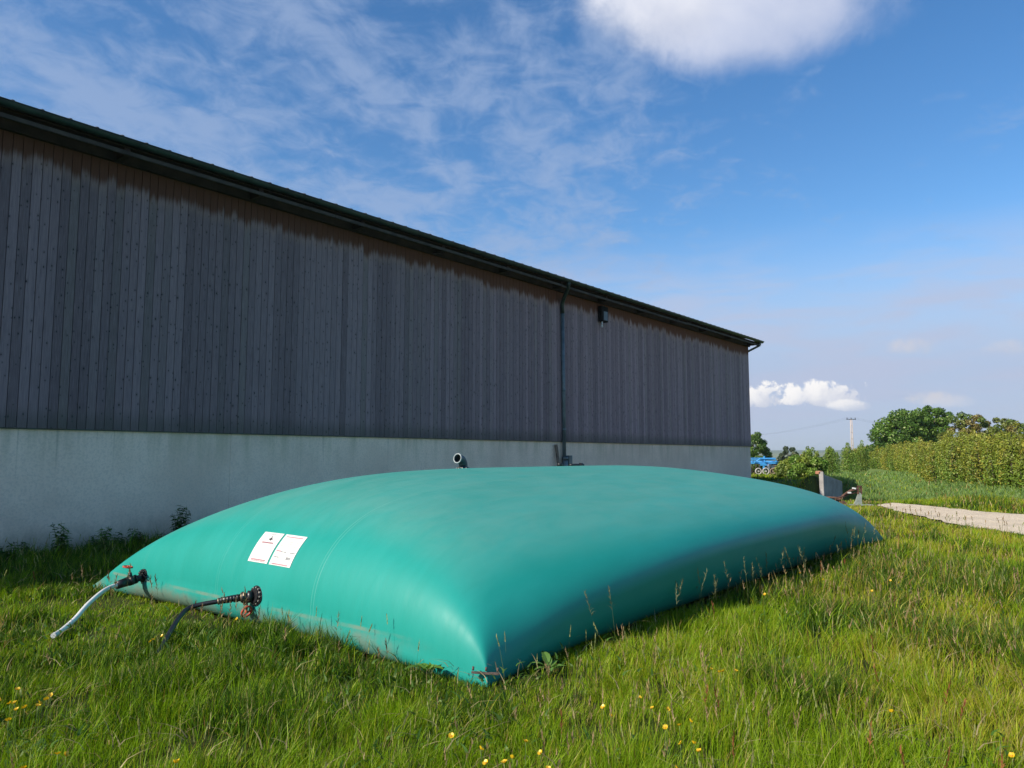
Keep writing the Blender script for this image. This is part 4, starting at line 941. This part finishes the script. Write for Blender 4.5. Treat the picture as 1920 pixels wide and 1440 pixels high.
for k, (px, dd, hh, ww) in enumerate([(1476, 210, 6.2, 6.0), (1462, 330, 7, 8), (1520, 300, 7, 9), (1498, 420, 8, 12)]):
    x, y = px_at(px, dd); tree('distant_tree', x, y, hh, ww, [(.045, .07, .035)], ['dark distant tree left of the far house', 'small far tree low on the horizon past the barn', 'far tree behind the bushes, right of the far house', 'farthest tree, just behind the far house'][k], n=2200, size=.4, nb=12, trunk=.2)

# ------------------------------------------------------------------ concrete wing wall
M_cw = simple('old_concrete', (.34, .32, .31), .95, 0, .2, 3, .2, .5); M_rc = simple('terracotta_coping', (.36, .17, .10), .9, 0, .3, 5)
ww = thing('wing_wall', 'weathered concrete wing wall with sloping top holding back the grassy bank', 'wall', (BP[0], BP[1], .03), 0)
b = MB(); vs = [(-.0, -.27, -.6), (2.7, -.27, -.8), (2.7, -.27, .42), (.28, -.27, .74), (.0, -.27, .90)]
vs = vs + [(x_, -.09, z_) for x_, _, z_ in vs]; b.add(vs, [(0, 1, 2, 3, 4), (9, 8, 7, 6, 5), (0, 5, 6, 1), (1, 6, 7, 2), (2, 7, 8, 3), (3, 8, 9, 4), (4, 9, 5, 0)])
b.build('slab', M_cw, ww, bevel=.015)
b = MB(); b.box(.0, .34, -.16, .06, .78, .92); b.build('coping_brick', M_rc, ww, bevel=.02)
# rusty implement with a grey share
rp = thing('old_plough', 'rusty old plough lying behind the tank, its grey share standing up', 'plough', (25.2, 6.45, 0), HEAD - R(90)); rp.scale = (.95, .95, .76)
M_rust = simple('rust', (.13, .065, .045), .85, .2, .5, 12); M_share = simple('grey_steel', (.30, .33, .29), .6, .3, .2, 6)
b = MB()
b.add([(-.17, -.03, .10), (.10, -.03, .10), (.10, -.03, .52), (.03, -.03, .60), (-.03, -.03, .46), (-.10, -.03, .24), (-.17, .03, .10), (.10, .03, .10), (.10, .03, .52), (.03, .03, .60), (-.03, .03, .46), (-.10, .03, .24)], [(0, 1, 2, 3, 4, 5), (11, 10, 9, 8, 7, 6), (0, 6, 7, 1), (1, 7, 8, 2), (2, 8, 9, 3), (3, 9, 10, 4), (4, 10, 11, 5), (5, 11, 6, 0)])
b.build('share', M_share, rp)
b = MB(); b.box(-.62, .42, -.16, .16, .05, .10); b.build('base_plate', M_share, rp, bevel=.01)
b = MB()
for q_ in ((-.02, .10),): b.box(q_[0], q_[0] + .035, -.04, .04, .52, .84); b.box(q_[1] - .02, q_[1] + .015, -.04, .04, .52, .84); b.box(q_[0], q_[1] + .015, -.04, .04, .80, .86); b.box(q_[0], q_[1] + .01, -.035, .035, .60, .64)
b.tube([(.0, 0, .72), (-.25, .02, .66), (-.48, .02, .48), (-.62, 0, .30), (-.9, -.05, .26), (-1.2, -.1, .24)], [.04, .045, .04, .05, .055, .05], 8)
b.tube([(.0, .05, .60), (-.3, .08, .50), (-.55, .06, .34), (-.8, .04, .16)], .028, 8)
b.tube([(-.5, -.1, .42), (-.75, -.15, .38), (-1.15, -.1, .40)], .035, 8); b.cyl((-.56, -.12, .15), (-.56, .12, .15), .11, n=14); b.cyl((-.86, -.12, .14), (-.86, .12, .14), .10, n=14)
b.box(-1.25, -.6, -.1, .1, .05, .20); b.build('beam', M_rust, rp)
MB().box(-.36, -.24, -.05, -.02, .68, .74, M=Matrix.Rotation(R(12), 4, 'Y')).build('tag', M_paper, rp); MB().box(-.36, -.25, -.05, -.02, .55, .61).build('tag', M_paper, rp)

# ------------------------------------------------------------------ blue cultivator
M_blue = simple('blue_paint', (.055, .30, .66), .4, 0, .12, 2); M_tyre = simple('dusty_ring', (.42, .39, .36), .8, 0, .15, 6); M_soil = simple('soil_steel', (.25, .19, .13), .85, .1, .4, 6); M_dk = simple('dark_steel', (.06, .05, .045), .7, .3, .4, 6)
x, y = px_at(1436, 62); cu = thing('cultivator', 'bright blue folded farm cultivator with rows of soil covered rollers, past the barn corner', 'farm machine', (x, y, 0), HEAD - R(90))
b = MB()
for yy in (-.9, -.3, .3, .9): b.box(-3.2, .55, yy - .05, yy + .05, .92, 1.04)
for xx in (-2.9, -2.1, -1.3, -.5, .35): b.box(xx - .06, xx + .06, -1.1, 1.1, 1.045, 1.16)
b.box(-2.9, .2, -.9, -.84, 1.20, 1.30); b.box(-3., .45, -.75, -.68, 1.34, 1.42); b.box(-.6, -.5, -1.0, -.9, 1.1, 1.55)
b.box(-.75, -.62, -1.18, -1.1, .45, .95); b.box(-.95, -.45, -1.2, -1.12, .78, .92); b.tube([(-1.4, -1., 1.0), (-.9, -1.02, 1.36), (.3, -1., 1.30), (.62, -1., .92)], .05, 8)
b.build('frame', M_blue, cu)
for k, (xx, m_, rr) in enumerate(((-1.15, M_tyre, .23), (-.55, M_tyre, .25), (.02, M_soil, .22))):
    q = MB(); q.ring((xx, -1.25, .33), (0, 1, 0), rr, .05, 24, 8); q.cyl((xx, -1.30, .33), (xx, -1.18, .33), .07, n=12); q.build('disc_wheel', m_, cu)
q = MB()
for k in range(16):
    xx = .25 + k * .125; q.ring((xx, -.9, .38), (1, .25, 0), .24, .03, 16, 6); q.box(xx - .02, xx + .02, -.92, -.88, .14, .62)
q.cyl((.2, -.9, .38), (2.25, -.9, .38), .06, n=10); q.build('roller', M_soil, cu)
q = MB(); q.box(.2, 2.2, -1., -.9, .74, .80); q.box(.3, 2.1, -.5, -.4, .80, .88); q.tube([(.5, -.95, .8), (.9, -.95, 1.05), (1.6, -.95, .95), (2.1, -.95, .78)], .035, 8); q.build('roller_beam', M_soil, cu)
q = MB()
for xx in np.arange(-3.1, .4, .3):
    for yy in (-.9, .1, .8): q.tube([(xx, yy, .95), (xx + .08, yy, .6), (xx - .05, yy, .3), (xx + .06, yy, .05)], .022, 6)
q.build('tines', M_dk, cu)
# car
x, y = px_at(1462, 95); cz = float(terrain(x, y)); car = thing('parked_car', 'silver blue car parked behind the blue machine', 'car', (x, y, cz), HEAD - R(90))
M_car = simple('silver_paint', (.32, .37, .46), .3, .4, .05, 2); M_win = simple('car_glass', (.03, .04, .05), .1); M_rub = simple('rubber', (.02, .02, .02), .8)
def extr(b, prof, y0, y1, col=None):
    n = len(prof); b.add([(x_, y0, z_) for x_, z_ in prof] + [(x_, y1, z_) for x_, z_ in prof], [tuple(range(n)), tuple(range(2 * n - 1, n - 1, -1))] + [(i, n + i, n + (i + 1) % n, (i + 1) % n) for i in range(n)], col)
b = MB(); extr(b, [(-2.1, .3), (2.05, .3), (2.1, .7), (1.9, .85), (1.15, .95), (.55, 1.38), (-.1, 1.46), (-1.2, 1.40), (-1.85, 1.0), (-2.1, .85)], -.82, .82); b.build('body', M_car, car, bevel=.04)
b = MB(); extr(b, [(1.0, .97), (.50, 1.32), (-.1, 1.38), (-1.15, 1.33), (-1.6, .98)], -.835, .835); b.build('side_windows', M_win, car)
for xx in (-1.3, 1.3):
    for yy in (-.74, .74): b = MB(); b.cyl((xx, yy - .1, .31), (xx, yy + .1, .31), .31, n=20); b.build('wheel', M_rub, car)
# far house
x, y = px_at(1494, 260); hz = float(terrain(x, y)); hs = thing('far_house', 'small pale house with an orange roof far across the fields', 'house', (x, y, hz), HEAD - R(90) + .4)
b = MB(); b.box(-3.2, 3.2, -3, 3, -.5, 2.9); b.add([(-3.2, -3, 2.9), (-3.2, 3, 2.9), (-3.2, 0, 4.3), (3.2, -3, 2.9), (3.2, 3, 2.9), (3.2, 0, 4.3)], [(0, 1, 2), (3, 5, 4)]); b.build('wall', simple('pale_render', (.62, .52, .45), .9), hs)
b = MB(); b.add([(-3.5, -3.4, 2.75), (3.5, -3.4, 2.75), (3.5, 0, 4.4), (-3.5, 0, 4.4), (-3.5, 3.4, 2.75), (3.5, 3.4, 2.75)], [(0, 1, 2, 3), (3, 2, 5, 4)]); o = b.build('roof', simple('orange_tiles', (.38, .17, .10), .9), hs)
q = MB(); q.box(1.2, 1.8, -.3, .3, 4., 5.0); q.build('chimney', M_rc, o)
b = MB(); b.box(-1.8, -.8, -3.03, -3.005, 1., 2.1); b.build('window', M_win, hs); b = MB(); b.box(.9, 1.9, -3.03, -3.005, 1., 2.1); b.build('window', M_win, hs)
# power line
M_pole = simple('concrete_pole', (.50, .40, .34), .85, 0, .1, 1); M_wire = simple('wire', (.05, .06, .08), .5)
def pole(x, y, H, lab, ang):
    z = float(terrain(x, y)); t_ = thing('utility_pole', lab, 'pole', (x, y, z), ang)
    b = MB()
    for s_ in (-.20, .20): b.tube([(s_ * 1.15, 0, -.5), (s_ * .8, 0, H)], [.10, .07], 8)
    for zz in np.arange(1.2, H, 1.3): b.box(-.2, .2, -.05, .05, zz, zz + .12)
    b.build('post', M_pole, t_)
    b = MB(); b.box(-1.1, 1.1, -.06, .06, H - .1, H + .03); b.build('crossarm', M_wire, t_)
    for xx in (-.95, 0, .95): b = MB(); b.cyl((xx, 0, H + .03), (xx, 0, H + .32), .07, .05, n=8); b.cyl((xx, 0, H + .12), (xx, 0, H + .16), .12, n=10); b.build('insulator', M_wire, t_)
    return [Vector((x, y, z)) + Matrix.Rotation(ang, 3, 'Z') @ Vector((xx, 0, H + .34)) for xx in (-.95, 0, .95)]
pa = px_at(1596, 150); pb = px_at(1392, 225); pc = px_at(1780, 118)
ang = HEAD - R(90) + .25
A_ = pole(*pa, 9.1, 'pale twin utility pole with a crossarm standing behind the hedge', ang); B_ = pole(*pb, 9.1, 'far utility pole hidden behind the barn end', ang); C_ = pole(*pc, 6.0, 'low utility pole inside the dark tree pair', ang)
for k in range(3):
    for (p_, q_, w_) in ((A_[k], B_[k], 'running left'), (A_[k], C_[k], 'running right')):
        b = MB(); P = [p_.lerp(q_, s_) - Vector((0, 0, 0.7 * 4 * s_ * (1 - s_))) for s_ in map(float, np.linspace(0, 1, 17))]; b.tube(P, .007, 5); o = b.build('power_line', M_wire); tag(o, 'thin overhead wire %s from the %s insulator of the pale twin pole' % (w_, ('left', 'middle', 'right')[k]), 'wire', 'overhead wires %s' % w_)
# ------------------------------------------------------------------ haze
def mk_haze():
    b = MB(); b.box(-9300, 9300, -9300, 9300, -17, 75); o = b.build('haze', None); m = bpy.data.materials.new('haze'); m.use_nodes = True; t = NT(m.node_tree)
    out = t.new('ShaderNodeOutputMaterial'); v = t.new('ShaderNodeVolumePrincipled'); v.inputs['Color'].default_value = (.95, .97, 1, 1); v.inputs['Density'].default_value = 1.5e-4; v.inputs['Anisotropy'].default_value = .3
    t.put(out.inputs['Volume'], v.outputs[0]); o.data.materials.append(m); tag(o, 'thin blue haze over the far hills', 'haze', kind='stuff')
mk_haze()
